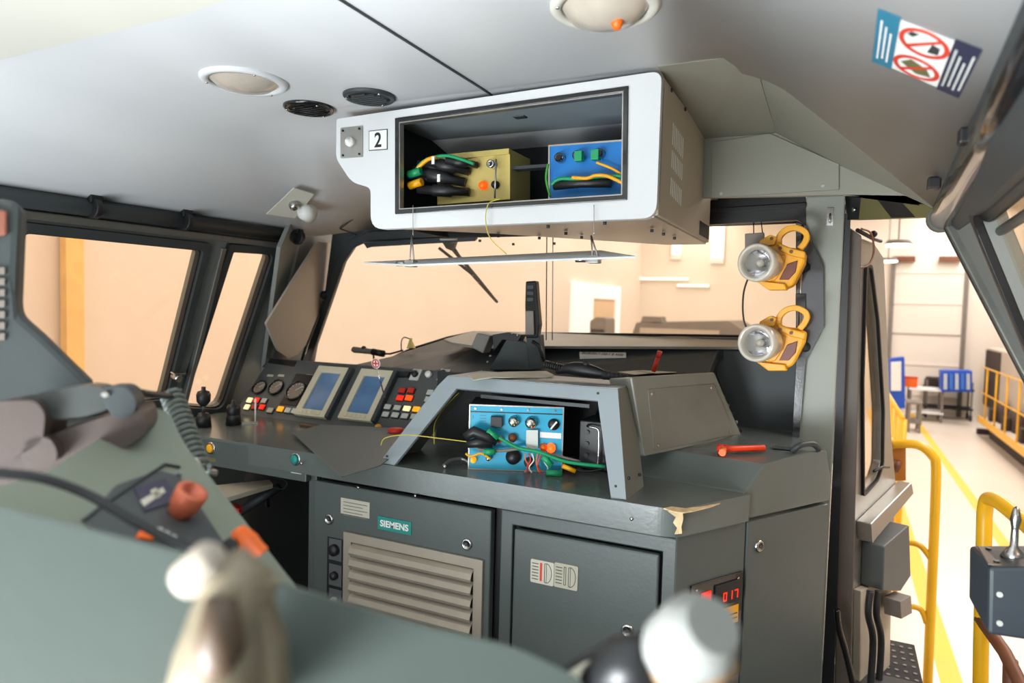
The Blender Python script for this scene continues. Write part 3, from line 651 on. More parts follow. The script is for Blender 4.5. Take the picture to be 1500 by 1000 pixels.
wire('cable', P_(FM2.off(.05), (808, 271), (820, 262), (850, 262), (880, 258), (912, 258)), .006, M['green'], 'green cable looping across the bright blue module')
wire('cable', P_(FM2.off(.06), (838, 260), (860, 261), (872, 257), (890, 258), (912, 268)), .0055, M['yel'], 'yellow striped cable across the bright blue module')
wire('cable', P_(FM2.off(.04), (874, 238), (895, 246), (912, 256)), .004, M['yel'], 'thin yellow cable from the upper right of the bright blue module')
wire('cable', P_(FM2.off(.04), (803, 240), (800, 262), (806, 288)), .004, M['greenw'], 'thin green cable at the left edge of the bright blue module')
# inner light bracket, hanging wires
p = FM1.w(*FM1.px(762, 168)); part(MB().box(p, .04, .03, .02), 'bracket', M['gasket'], un, .003)
wire('wire', [FU.w(*FU.px(735, 292), .01), FU.w(*FU.px(720, 300), .02), FU.w(*FU.px(716, 325), .02), FU.w(*FU.px(722, 350), .015), FU.w(*FU.px(742, 372), .0)], .0016, M['yw'], 'thin yellow-green wire dangling from the white housing')
# hanging front flap (opened cover) under the unit
YF = YU+.03
cv = thing('hinged_cover', onY(730, 378, YF), 'open metal front cover hanging horizontally below the white housing', 'cover')
zc_ = onY(750, 378, YF).z
pq = [onZ(533, 386, zc_), onZ(600, 391, zc_), onZ(932, 377, zc_), onZ(880, 368, zc_)]
ta = onY(535, 385, YU-.02); tb = onY(930, 377, YU-.02)
# tilt the plate slightly so its underside shows
v0, v1 = onY(598, 390, YU-.06), onY(932, 378, YU-.06); v2 = onY(880, 369, YU+.26); v3 = onY(533, 386, YU+.14)
mbc = MB(); mbc.add([v0, v1, v2, v3]+[q+Vector((0, 0, .006)) for q in (v0, v1, v2, v3)], [[0, 1, 2, 3], [7, 6, 5, 4], [0, 4, 5, 1], [1, 5, 6, 2], [2, 6, 7, 3], [3, 7, 4, 0]])
part(mbc, 'plate', M['white'], cv, .001)
for (x, y) in ((600, 372), (868, 366)):
    b = onY(x, y+14, YU); tt = onY(x+(3 if x < 700 else -2), 345, YU+.03)
    part(MB().tube([b, tt], .0025).tube([b+Vector((.018, 0, 0)), tt], .0025), 'hanger', M['steel'], cv)
    part(MB().box(b+Vector((.005, 0, .0)), .035, .03, .022), 'clamp', M['alu'], cv, .003)
    part(MB().cyl(Fr(b+Vector((-.02, 0, 0)), (0, 1, 0), (0, 0, 1)), 0, 0, .008, -.03, .0, 12), 'bolt', M['steel'], cv)
for x in (605, 870): wire('wire', [onY(x, 300, YU-.012), onY(x, 345, YU-.012)], .0012, M['steel'], 'thin steel wire on the white housing above the %s hanger' % ('left' if x < 700 else 'right'))
# two thin vertical rods in front of the windscreen
for x in (801, 810): wire('rod', [onY(x, 345, 2.75), onY(x-1, 498, 2.75)], .0025, M['gasket'] if x < 805 else M['alu'], ('dark' if x < 805 else 'light')+' thin rod hanging behind the hinged cover', 'rod')

# ================================================================ HEADLAMPS ON THE COLUMN
br = thing('lamp_bracket', (-.1, 2.75, 1.3), 'black angular bracket plate on the pale post behind both yellow lamps', 'bracket')
FBk = Fr((0, 2.86, 0), (1, 0, 0), (0, 0, 1))
part(MB().pxp(FBk, [(1166, 325), (1180, 330), (1206, 390), (1207, 478), (1180, 530), (1171, 640), (1160, 640), (1166, 530)], 0, .012), 'plate', M['blackg'], br, .002)
part(MB().pxp(FBk, [(1166, 430), (1181, 430), (1181, 452), (1166, 455)], .012, .03), 'clip', M['black'], br, .002)
part(MB().tube([FBk.w(*FBk.px(1176, 330), .012), FBk.w(*FBk.px(1170, 520), .012)], .005), 'rail', M['steel'], br)
def headlamp(x, y, label):
    Y = 2.66; c0 = onY(x, y, Y-.10); t = thing('inspection_lamp', c0, label, 'lamp', 'yellow inspection lamps on the bracket')
    d = Vector((-.30, -.95, -.02)).normalized(); f = Fr(c0, Vector((0, 0, 1)).cross(d), (0, 0, 1))
    if f.N.dot(d) < 0: f = Fr(f.O, -f.U, f.V)
    r = .068
    part(MB().lathe(f, 0, 0, [(r*.75, -.09), (r*.9, -.05), (r*.97, -.01), (r, .012), (r*.97, .03), (r*.88, .034), (r*.72, .026), (r*.68, .01)], 36, cap=False), 'lens_rim', M['lensrim'], t)
    part(MB().lathe(f, 0, 0, [(r*.70, .012), (r*.55, -.012), (r*.3, -.03), (.004, -.036)], 36, cap=False), 'reflector', M['lens'], t)
    part(MB().lathe(f, 0, 0, [(.010, -.03), (.013, -.008), (.008, .004), (0, .006)], 16), 'bulb', M['lensrim'], t)
    part(MB().lathe(f, 0, 0, [(r*.86, .031), (r*.5, .038), (0, .040)], 32, cap=False), 'lens', M['lensg'], t)
    fy = Fr((0, Y, 0), (1, 0, 0), (0, 0, 1))
    def q(pts): return [fy.px(x+a, y+b) for a, b in pts]
    part(MB().poly(fy, q([(-6, -26), (18, -34), (32, -24), (54, -21), (69, -15), (67, 0), (54, 26), (50, 33), (39, 38), (15, 38), (-4, 26)]), -.10, .02), 'case', M['yel'], t, .010)
    part(MB().poly(fy, q([(2, -31), (18, -40), (27, -36), (24, -25), (3, -23)]), -.05, .045), 'catch', M['yel'], t, .004)
    part(MB().poly(fy, q([(28, -29), (47, -21), (69, -15), (68, -5), (49, -9), (30, -18)]), .0, .042), 'clamp', M['yel'], t, .005)
    part(MB().poly(fy, q([(-4, 26), (20, 29), (39, 31), (42, 40), (15, 40)]), -.04, .04), 'lug', M['yel'], t, .004)
    part(MB().poly(fy, q([(22, -14), (40, -10), (36, 8), (24, 26), (14, 28)]), .0, .034), 'web', M['yel'], t, .004)
    part(MB().poly(fy, q([(42, 2), (57, -3), (54, 14), (44, 25), (30, 25)]), .02, .026), 'recess', mat('recess_amber_brown', (112, 50, 20), .4), t, .002)
    hp = smooth_path([fy.w(*fy.px(x+a, y+b), .0) for a, b in ((29, -25), (30, -38), (40, -48), (54, -51), (66, -46), (70, -38), (66, -28), (59, -20))], 5)
    vs = []; m = len(hp); n2 = fy.N
    for i, p in enumerate(hp):
        tt = (hp[min(i+1, m-1)]-hp[max(i-1, 0)]).normalized(); s_ = tt.cross(n2).normalized()
        vs += [p+n2*.018+s_*.010, p-n2*.018+s_*.010, p-n2*.018-s_*.010, p+n2*.018-s_*.010]
    fs = [[4*i+k, 4*i+(k+1) % 4, 4*i+4+(k+1) % 4, 4*i+4+k] for i in range(m-1) for k in range(4)]+[[3, 2, 1, 0], [4*m-4, 4*m-3, 4*m-2, 4*m-1]]
    part(MB().add(vs, fs), 'handle', M['yel'], t, .003)
    for a, b in ((48, -15), (32, -20), (20, -34)): u, v = fy.px(x+a, y+b); part(MB().cyl(fy, u, v, .006, .04, .05, 10), 'screw', M['brown'], t)
    part(MB().tube([fy.w(*fy.px(x+50, y+5), -.09), FBk.w(*FBk.px(x+68, y+6), .014)], .02, 10), 'mount', M['black'], t)
    return t
headlamp(1112, 385, 'upper of the two yellow hand lamps fixed on the post beside the windscreen')
headlamp(1112, 502, 'lower of the two yellow hand lamps fixed on the post beside the windscreen')
Fq = Fr((0, 2.7, 0), (1, 0, 0), (0, 0, 1))
jb = thing('junction_box', Fq.w(*Fq.px(1104, 355), 0), 'small grey box hanging beside the upper yellow lamp', 'box')
part(MB().pxp(Fq, [(1091, 342), (1119, 340), (1119, 385), (1091, 372)], -.03, 0), 'body', M['hgrey'], jb, .003)
part(MB().tube(P_(Fq, (1104, 325), (1104, 342)), .002).tube(P_(Fq, (1115, 325), (1117, 341)), .002), 'cord', M['black'], jb)
wire('cable', P_(Fq, (1098, 402), (1090, 425), (1088, 450), (1090, 470), (1096, 485)), .0035, M['black'], 'thin black cable between the two yellow lamps')

# ================================================================ OPEN DOOR LEAF AND DOORWAY
FD = Fr((.03, 2.96, 0), (math.sin(R(20)), math.cos(R(20)), 0), (0, 0, 1))
dl = thing('cab_door', FD.w(.3, .0, 0), 'open silver cab door leaf with a narrow window, folded outwards beyond the post', 'door')
lf = FD.pxs([(1262, 352), (1285, 357), (1298, 384), (1303, 470), (1326, 700), (1318, 745), (1250, 1010), (1247, 760)])
lf = [FD.px(1255, 346), FD.px(1280, 355), FD.px(1295, 378), FD.px(1300, 500), FD.px(1306, 640), FD.px(1312, 706), FD.px(1298, 1050), FD.px(1247, 1050)]
gh = FD.pxs([(1267, 392), (1273, 392), (1283, 470), (1291, 600), (1290, 678), (1283, 700), (1263, 722), (1262, 560)])
ghr = rnd(gh, .02)
part(MB().poly(FD, lf, -.04, 0, holes=[ghr]), 'leaf', M['alu'], dl, .004)
sA, sB = ring2(gh, -.012, 0, .02)
part(MB().poly(FD, sA, 0, .012, holes=[sB]), 'window_seal', M['black'], dl, .002)
part(MB().poly(FD, inset(ghr, -.004), -.022, -.016), 'pane', M['glassl'], dl)
a = FD.pxs([(1254, 762), (1315, 703), (1318, 718), (1262, 782), (1256, 790)])
part(MB().poly(FD, a, .0, .06), 'ledge', M['alu'], dl, .005)
a = FD.pxs([(1262, 790), (1288, 812), (1288, 855), (1260, 855)])
part(MB().poly(FD, FD.pxs([(1262, 792), (1300, 762), (1303, 835), (1288, 856), (1260, 855)]), 0, .09), 'lock_box', M['dashp'], dl, .006)
part(MB().poly(FD, FD.pxs([(1250, 862), (1296, 840), (1292, 1040), (1248, 1040)]), 0, .03), 'lower_panel', M['beige'], dl, .004)
part(MB().tube(P_(FD.off(.03), (1280, 690), (1292, 684), (1302, 684)), .006), 'handle', M['black'], dl)
for x in (1275, 1287): wire('cable', P_(FD.off(.08), (x, 865), (x-3, 900), (x+4, 940), (x-2, 1030)), .014, M['rubber'], '', parent=dl)
part(MB().poly(FD, FD.pxs([(1275, 868), (1292, 860), (1294, 885), (1277, 893)]), .05, .12), 'plug', M['hgrey'], dl, .004)
wire('cable', P_(FC.off(.08), (1226, 892), (1229, 920), (1240, 960), (1256, 1030)), .012, M['blackg'], 'thick black hose beside the cabinet, at the foot of the door post')
wire('cable', P_(FD.off(.03), (1262, 335), (1276, 342), (1280, 368), (1272, 388), (1258, 392)), .004, M['brown'], 'short brown cable looped at the top of the open door')
kk = thing('door_closer', FD.w(*FD.px(1275, 346), .02), 'small dark stay arm at the top of the open door', 'door stay')
part(MB().tube(P_(FD.off(.02), (1256, 337), (1280, 350), (1290, 353)), .008), 'arm', M['black'], kk); part(MB().ball(FD.w(*FD.px(1272, 343), .02), .014), 'joint', M['black'], kk)
# step grate below the door
q = onY(1318, 975, 3.6); sgth = thing('door_step', q, 'dark perforated step outside the door at the bottom', 'step')
part(MB().box(q, .16, .5, .02), 'tread', M['dark'], sgth, .003)
for i in range(4):
    for k in range(7): part(MB().cyl(Fr((q.x-.055+i*.037, q.y-.2+k*.065, q.z+.01), (1, 0, 0), (0, 1, 0)), 0, 0, .009, 0, .003, 8), 'stud', M['hgrey'], sgth)
# right wall (door jamb frame with window)
FR_ = Fr((.26, 0, 1.87), (0, -1, 0), (-.45, 0, 1))
wl = FR_.pxs([(1372, 312), (1500, 560)])
jb0 = FR_.px(1383, 312); jb1 = FR_.px(1500, 535)
op = FR_.pxs([(1432, 322), (1448, 300), (1520, 205), (1640, 60), (1700, 300), (1560, 560), (1500, 478), (1470, 420)])
top = jb0[1]+.02; slope = (jb1[0]-jb0[0])/(jb1[1]-jb0[1])
def jx(v): return jb0[0]+slope*(v-jb0[1])
wtop = FR_.px(1435, 312); wbl = FR_.px(1500, 470)
wr = [(wtop[0], wtop[1]), (wtop[0]+.9, wtop[1]), (wtop[0]+.9, -.75), (wtop[0]+(wbl[0]-wtop[0])*(.75+wtop[1])/(wtop[1]-wbl[1]), -.75)]
wr = rnd(wr, .05)
struct(MB().poly(FR_, [(jx(.01), .01), (1.4, .01), (1.4, -2.0), (jx(-1.2), -2.0), (jx(-1.2), -1.2)], -.05, 0, holes=[wr]), 'wall_right', M['corner'], label='grey side wall behind the doorway')
gl = struct(MB().poly(FR_, inset(wr, -.004), -.03, -.024), 'window_4', M['glassl'], label='side window at the right edge')
part(MB().poly(FR_, inset(wr, -.03), 0, .02, holes=[wr]), 'window_frame', M['black'], gl, .005)
struct(MB().poly(FR_, [(jx(.0)-.012, .0), (jx(.0)+.045, .0), (jx(-1.2)+.045, -1.2), (jx(-1.2)-.012, -1.2)], -.06, .02), 'trim_11', M['frame'], .006, 'slanted aluminium door jamb')
struct(MB().poly(FR_, [(jx(.0)+.017, .0), (jx(.0)+.023, .0), (jx(-1.2)+.023, -1.2), (jx(-1.2)+.017, -1.2)], .02, .022), 'trim_12', M['black'])
# black roller tube along the right ceiling edge
struct(facet([(.235, 2.45, 1.87), (.105, -.6, 1.96), (.14, -.6, 1.75), (.30, 2.45, 1.80)], .02), 'trim_15', M['gasket'])
rt = thing('dark_rail', (.24, 1.6, 1.84), 'thick glossy black round rail along the ceiling edge above the doorway', 'rail')
part(MB().tube([(.262, 2.40, 1.845), (.168, .2, 1.87)], .035, 20), 'tube', M['blackg'], rt)
part(MB().tube([(.262, 2.44, 1.845), (.262, 2.40, 1.845)], .041, 20), 'end_ring', M['frame'], rt)
part(MB().tube([(.325, 2.36, 1.80), (.24, .2, 1.81)], .022, 14), 'lower_tube', M['gasket'], rt)
part(MB().tube([(.35, 2.3, 1.76), (.27, .2, 1.76)], .012, 10), 'track', M['frame'], rt)
for x, y in ((1456, 128), (1408, 203), (1361, 276)):
    c = onp(x, y, (.19, 0, 1.90), (1, 0, 0)); part(MB().box((.20, c.y, 1.89), .03, .035, .03), 'clip', M['black'], rt, .004)
# prohibition sticker on the right ceiling slope
FSk = Fr((XC, 0, ZC), (0, -1, 0), (XC-.25, 0, ZC-1.875))
if FSk.N.z > 0: FSk = Fr(FSk.O, -FSk.U, FSk.V)
q4 = [Vector(FSk.px(*p)) for p in ((1278, 89), (1405, 143), (1440, 72), (1287, 12))]   # bottom-left, bottom-right, top-right, top-left
def bl(s, t_): return tuple(q4[0]*(1-s)*(1-t_)+q4[1]*s*(1-t_)+q4[2]*s*t_+q4[3]*(1-s)*t_)
stk = thing('prohibition_sticker', FSk.w(*bl(.5, .5), 0), 'ceiling sticker with two red prohibition rings between a teal and a navy field', 'sticker')
def sq(s0, t0, s1, t1, n0, n1): return MB().poly(FSk, [bl(s0, t0), bl(s1, t0), bl(s1, t1), bl(s0, t1)], n0, n1)
part(sq(.2, 0.04, .8, .96, .0005, .0012), 'white_field', M['wt'], stk); part(sq(0, 0, .235, 1, .0008, .0016), 'teal_field', M['tealst'], stk); part(sq(.755, 0, 1, 1, .0008, .0016), 'navy_field', M['navy'], stk)
def oval(cs, ct, rs, rt_, w, n):
    o1 = [bl(cs+rs*math.cos(a*R(12)), ct+rt_*math.sin(a*R(12))) for a in range(30)]
    o2 = [bl(cs+rs*(1-w)*math.cos(a*R(12)), ct+rt_*(1-w)*math.sin(a*R(12))) for a in range(30)]
    mb = MB().poly(FSk, o1, n, n+.0006, holes=[o2]); k = .7*(1-w/2); d = .05
    mb.poly(FSk, [bl(cs-rs*k, ct-rt_*(k-.12)), bl(cs-rs*(k-.1), ct-rt_*k-.01), bl(cs+rs*k, ct+rt_*(k-.12)), bl(cs+rs*(k-.1), ct+rt_*k)], n, n+.0006); return mb
part(oval(.5, .74, .255, .22, .2, .0014), 'prohibition_ring', M['redst'], stk); part(oval(.49, .25, .255, .20, .2, .0014), 'prohibition_ring', M['redst'], stk)
part(MB().poly(FSk, [bl(.32, .80), bl(.38, .78), bl(.44, .86), bl(.36, .86)], .0013, .0016).poly(FSk, [bl(.55, .62), bl(.66, .64), bl(.66, .76), bl(.58, .78)], .0013, .0016), 'pictogram', M['gasket'], stk)
part(MB().poly(FSk, [bl(.32, .26), bl(.5, .14), bl(.66, .18), bl(.6, .3), bl(.42, .38)], .0013, .0016), 'pictogram', mat('leaf_print', (110, 110, 70), .5), stk)
for s0, n_ in ((.045, 3), (.79, 4)):
    for k in range(n_): part(sq(s0+k*.055, .12+.04*(k % 2), s0+.022+k*.055, .85-.08*(k % 3), .0017, .002), 'text_line', M['wt'] if s0 < .5 else M['key'], stk)

# ================================================================ DESK AND CABINETS
ZD = .985; YCb = 1.963; ZU = .902
C0 = Vector((-.395, YCb, 0)); C1 = Vector((-.009, 2.603, 0)); sd = (C1-C0).normalized()
FF = Fr((0, YCb, 0), (1, 0, 0), (0, 0, 1)); FSd = Fr(C0, sd, (0, 0, 1)); FT = Fr((0, 0, ZD), (1, 0, 0), (0, 1, 0))
SL = (C1-C0).length
# desktop outline: driver's bay at left
dtop = [(-2.86, 2.06), (-2.47, 1.965), (-1.86, 1.93), (-1.745, 1.93), (-.402, 1.93), (-.385, 1.945)]
e1 = C0+sd*.30+Vector((.006, -.004, 0))
ctop = [(-2.86, 1.99), (-2.47, 1.95), (-.44, 1.925), (-.39, 1.935), (e1.x+.01, e1.y-.005), (e1.x-.02, e1.y+.02), (-.60, 2.43), (-.62, 2.44), (-2.86, 2.44)]
th = thing('driver_desk', (-1.6, 2.3, 0), 'grey-green driver desk with chipped front corner and glossy top', 'desk')
part(MB().poly(FT, rnd(ctop, [0, .3, .05, .03, .01, .01, 0, 0, 0]), -.083, 0), 'desk_top', M['desk'], th, .010)
# raised shelf on the right, chamfered end
FSx = FSd.off(.004)
prof = [FSx.px(1100, 722), FSx.px(1120, 681), FSx.px(1192, 655), FSx.px(1203, 662), FSx.px(1214, 700), FSx.px(1214, 736)]
zz = [v for _, v in prof]
pr = [(.29, ZU), (.29, ZD+.002), (prof[1][0], 1.068), (prof[2][0]-.02, 1.085), (SL-.03, 1.08), (SL+.003, .985), (SL+.003, ZU)]
mb = MB()
# loft the profile from the side face inwards (towards -X) to X=-.62
n = len(pr); A = [FSx.w(u, v, 0) for u, v in pr]
B = []
for (u, v), a in zip(pr, A): B.append(Vector((a.x-.40+ (u-.3)*.1, a.y+(.16 if u < .6 else .1), v)))
B = [Vector((-.62, A[1].y+.06 if v < 1.0 else A[2].y+.08, v)) if u < .5 else Vector((-.62, A[4].y+.3, v)) for (u, v) in pr]
mb.add(A+B, [list(range(n))[::-1], list(range(n, 2*n))]+[[i, (i+1) % n, n+(i+1) % n, n+i] for i in range(n)])
part(mb, 'side_shelf', M['desk'], th, .009)
# extra rear shelf fill up to dark panel
part(MB().poly(Fr((0, 0, 1.07), (1, 0, 0), (0, 1, 0)), [(-.64, 2.42), (-.15, 2.42), (-.02, 2.62), (-.13, 2.86), (-.13, 2.99), (-.64, 2.99)], -.1, .0), 'rear_shelf', M['desk'], th, .004)
# chipped corner (bare filler showing), a thin flake layer on edge and top
chip = [FT.px(*q) for q in ((965, 742), (990, 745), (1012, 744), (1052, 736), (1058, 738), (1015, 749), (1000, 757))]
ck = MB().add([], [])
Ft2 = FT.off(.0006)
part(MB().poly(Ft2, [Ft2.px(*q) for q in ((972, 744), (984, 741.5), (1004, 744), (1030, 741), (1055, 736.5), (1040, 742), (1015, 748), (1002, 750), (988, 749))], -.003, .0), 'chip', M['chip'], th)
Fe = Fr((0, 1.924, 0), (1, 0, 0), (0, 0, 1)); c1 = Vector((-.44, 1.924, 0)); c2 = Vector((-.387, 1.936, 0))
Fe = fr3(Vector((-.46, 1.9245, 0)), Vector((-.392, 1.9335, 0)), Vector((-.46, 1.9245, 1)))
part(MB().pxp(Fe, [(978, 748), (1000, 749), (1001, 760), (998, 772), (999, 781), (988, 782), (992, 773), (986, 765), (990, 757)], -.01, .0025), 'chip', M['chip'], th)
FTs = Fr((0, 0, ZD+.001), (1, 0, 0), (0, 1, 0))
# driver side skirt (deeper) with two buttons
sk = MB(); FFs = Fr((0, 1.945, 0), (1, 0, 0), (0, 0, 1))
sk.poly(FFs, [(-2.75, .872), (-1.77, .872), (-1.77, ZD-.01), (-2.75, ZD-.01)], -.03, .0); part(sk, 'skirt', M['cab'], th, .004)
for (x, y, m) in ((310, 656, M['yel']), (434, 672, M['tealprint'])):
    u, v = FFs.px(x, y); o = part(MB().lathe(FFs, u, v, [(.024, 0), (.024, .006), (.018, .008), (.017, .004)], 24, cap=False), 'button_ring', M['steel'], th)
    part(MB().lathe(FFs, u, v, [(.017, .003), (.017, .012), (.012, .015), (0, .016)], 20), 'button', m, o)
    part(MB().rect(FFs, u-.025, v-.055, u+.025, v-.040, 0, .001), 'label_strip', M['key'] if x > 400 else M['haz'], th)
for x, y in ((447, 677), (530, 712), (613, 724), (928, 757)):
    u, v = FFs.px(x, y); part(MB().lathe(Fr((0, 1.925, 0), (1, 0, 0), (0, 0, 1)), u, v, [(.006, 0), (.005, .003), (0, .004)], 12), 'rivet', M['steel'], th)
# legs / side: dark void beneath the driver's side
# ---- cabinets
def ub(z, x): return FF.px(x, 0)
cabl, cabr = FF.px(463, 712)[0], FF.px(730, 755)[0]
cA = thing('grille_cabinet', ((cabl+cabr)/2, 2.2, 0), 'grey-green cabinet with a large louvred grille and teal name badge', 'cabinet')
part(MB().rect(FF, cabl-.045, .05, cabl-.006, ZU, -.5, -.01), 'side_post', M['cab'], cA, .004)
part(MB().rect(FF, cabl, .05, FF.px(721.5, 770)[0], ZU-.02, -.02, .012), 'front_panel', M['cab'], cA, .005)
part(MB().rect(FF, cabl, .05, FF.px(734, 770)[0], ZU-.005, -.5, -.03), 'body', M['black'], cA)
# louvre grille
g0 = FF.px(509, 778); g1 = FF.px(712, 815)
gu0, gu1, gv1, gv0 = g0[0], g1[0], (g0[1]+g1[1])/2, .33
FG2 = FF.off(.012)
fr_o = [(gu0, gv0), (gu1, gv0), (gu1, gv1), (gu0, gv1)]
part(MB().poly(FG2, fr_o, 0, .012, holes=[inset(fr_o, .034)]), 'grille_frame', M['louver'], cA, .002)
part(MB().poly(FG2, inset(fr_o, .032), .0, .001), 'grille_back', M['dark'], cA)
pitch = .0445
k = 0; z = gv1-.038
while z > gv0+.06:
    mb = MB(); zt, zb_ = z, z-.039
    sec = [(zt, .004), (zt-.012, .02), (zb_+.01, .028), (zb_, .024), (zb_, .020), (zb_+.01, .024), (zt-.012, .016), (zt, .001)]
    vs = [FG2.w(gu0+.036, a, b) for a, b in sec]+[FG2.w(gu1-.036, a, b) for a, b in sec]; n = len(sec)
    mb.add(vs, [list(range(n)), list(range(2*n-1, n-1, -1))]+[[i, (i+1) % n, n+(i+1) % n, n+i] for i in range(n)])
    part(mb, 'louvre', M['louver'], cA); z -= pitch; k += 1
# recess with switches, left of grille
ru0, ru1 = FF.px(483, 800)[0], FF.px(506, 800)[0]; rv1 = FF.px(494, 786)[1]
part(MB().rect(FF, ru0, .35, ru1, rv1, .012, .0135), 'switch_recess', M['black'], cA)
for (x, y, m, r) in ((495, 803, M['black'], .022), (495, 840, M['black'], .016), (495, 876, M['key'], .014)):
    u, v = FF.px(x, y); o = part(MB().rect(FF, u-.028, v-.04, u+.03, v+.04, .0135, .017), 'switch_plate', M['dashp'], cA, .001)
    part(MB().lathe(FF, u, v, [(r, .017), (r*.95, .03), (r*.6, .036), (0, .037)], 20), 'knob', m, o)
def lock(fr, x, y, parent, n=.012):
    u, v = fr.px(x, y); o = part(MB().lathe(fr, u, v, [(.020, n), (.019, n+.006), (.013, n+.008), (.011, n+.003), (0, n+.003)], 24, cap=False), 'lock', M['steel'], parent)
    part(MB().cyl(fr, u, v, .005, n+.003, n+.009, 10), 'lock_pin', M['gasket'], o)
lock(FF, 486, 759, cA); lock(FF, 687, 795, cA)
c = FF.pxs([(503, 727), (545, 733), (545, 758), (503, 752)]); o = part(MB().rect(FF, c[0][0], c[2][1], c[1][0], c[0][1], .012, .014), 'type_plate', M['label'], cA)
for k in range(5): part(MB().rect(FF, c[0][0]+.012, c[0][1]-.015-k*.012, c[1][0]-.01-.02*(k % 2), c[0][1]-.012-k*.012, .014, .0143), 'text_line', M['hgrey'], o)
c = FF.pxs([(557, 757), (606, 764), (606, 778), (557, 772)]); u0, u1 = c[0][0], c[1][0]; v = (c[0][1]+c[3][1]+c[1][1]+c[2][1])/4; hh = .0235
o = part(MB().rect(FF, u0, v-hh, u1, v+hh, .012, .015), 'name_badge', M['tealprint'], cA, .001)
text('SIEMENS', FF, (u0+u1)/2, v, .024, M['wt'], o, 'lettering', n=.0155, width=(u1-u0)*.84, bold=.03)
# dark vertical gap piece
# ---- right cabinet with door
rb0, rb1 = FF.px(734, 760)[0], -.395
cB = thing('corner_cabinet', (-.4, 2.3, 0), 'grey-green corner cabinet with a locked door and two headlight stickers', 'cabinet')
dA = (FF.px(754, 774), FF.px(966, 812)); dv = (dA[0][1]+dA[1][1])/2
du0, du1 = dA[0][0]+.0, dA[1][0]
frp = [(rb0, .05), (rb1, .05), (rb1, ZU-.012), (rb0, ZU-.012)]; dp = [(du0-.008, .25), (du1+.01, .25), (du1+.01, dv+.01), (du0-.008, dv+.01)]
part(MB().poly(FF, frp, -.03, .0, holes=[dp]), 'front_frame', M['cab'], cB, .004)
part(MB().rect(FF, rb0, .05, rb1-.01, ZU-.02, -.035, -.03), 'lining', M['dark'], cB)
dd = part(MB().rect(FF, du0, .26, du1, dv, -.02, .004), 'door', M['cab'], cB, .006)
lock(FF, 920, 922, cB, .004)
for i, (xa, xb, ya, yb) in enumerate(((779, 812, 817, 857), (813.5, 847, 822, 864))):
    a = FF.px(xa, ya); b = FF.px(xb, yb); a2 = FF.px(xa, ya+ (36)); vv1 = (FF.px(xa, ya)[1]+FF.px(xb, ya+6)[1])/2; vv0 = (FF.px(xa, yb-6)[1]+FF.px(xb, yb)[1])/2
    o = part(MB().poly(FF, rnd([(a[0], vv0), (b[0], vv0), (b[0], vv1), (a[0], vv1)], .006), .004, .008), 'headlight_sticker', M['label'] if i == 0 else mat('sticker_tan', (176, 172, 152), .5), cB, .001)
    w = b[0]-a[0]; cx = (a[0]+b[0])/2; cy = (vv0+vv1)/2; mb = MB()
    for k in range(6): mb.rect(FF, a[0]+w*.07, cy-.026+k*.010, a[0]+w*.34, cy-.0235+k*.010, .008, .0085)
    part(mb, 'beam_symbol', M['gasket'], o)
    if i == 0: part(MB().rect(FF, a[0]+w*.41, cy-.028, a[0]+w*.50, cy+.030, .008, .0086), 'bar_symbol', M['red'], o)
    else:
        q = [(a[0]+w*.41, cy-.028), (a[0]+w*.51, cy-.028), (a[0]+w*.51, cy+.03), (a[0]+w*.41, cy+.03)]; part(MB().poly(FF, q, .008, .0086, holes=[inset(q, .0018)]), 'bar_symbol', M['gasket'], o)
    h = [(a[0]+w*.60, cy-.03)]+[(a[0]+w*.68+w*.24*math.cos(R(t_)), cy+.032*math.sin(R(t_))) for t_ in range(-90, 91, 15)]+[(a[0]+w*.60, cy+.03)]
    part(MB().poly(FF, h, .008, .0086, holes=[inset(h, .002)]).rect(FF, a[0]+w*.68, cy-.03, a[0]+w*.70, cy+.03, .008, .0086), 'lamp_symbol', M['gasket'], o)
# right angled side
su = FSd.px(1092, 800)[0]
part(MB().rect(FSd, 0, .05, su-.004, ZU-.005, -.03, 0), 'side_panel', M['cab'], cB, .003)
sdr = part(MB().rect(FSd, su+.004, .02, SL, ZU-.012, -.03, .004), 'side_door', M['cab'], cB, .004)
lock(FSd, 1110, 799, cB, .004)
# digital meter
c = FSd.pxs([(1010, 858), (1086, 834), (1084, 1000), (1010, 1000)]); mu0, mu1 = c[0][0], c[1][0]; mv = (c[0][1]+c[1][1])/2
mt = thing('digital_meter', FSd.w((mu0+mu1)/2, mv-.15, .01), 'black metering panel with a red 017 display low on the cabinet side', 'meter')
part(MB().rect(FSd, mu0, mv-.33, mu1, mv, 0.0005, .008), 'plate', M['blackg'], mt, .002)
for q in ((1017, 863), (1078, 845)): a = FSd.px(*q); part(MB().cyl(FSd, a[0], a[1], .004, .008, .011, 8), 'screw', M['steel'], mt)
a = FSd.px(1044, 862); b = FSd.px(1083, 848)
part(MB().rect(FSd, a[0], a[1]-.055, b[0], a[1]+.012, .008, .014), 'display_window', M['black'], mt, .001)
SEG = {'0': 'abcdef', '1': 'bc', '7': 'abc'}
segm = mat('red_digit_lit', (255, 40, 8), .4, emit=1.3)
cx0 = FSd.px(1065, 869)
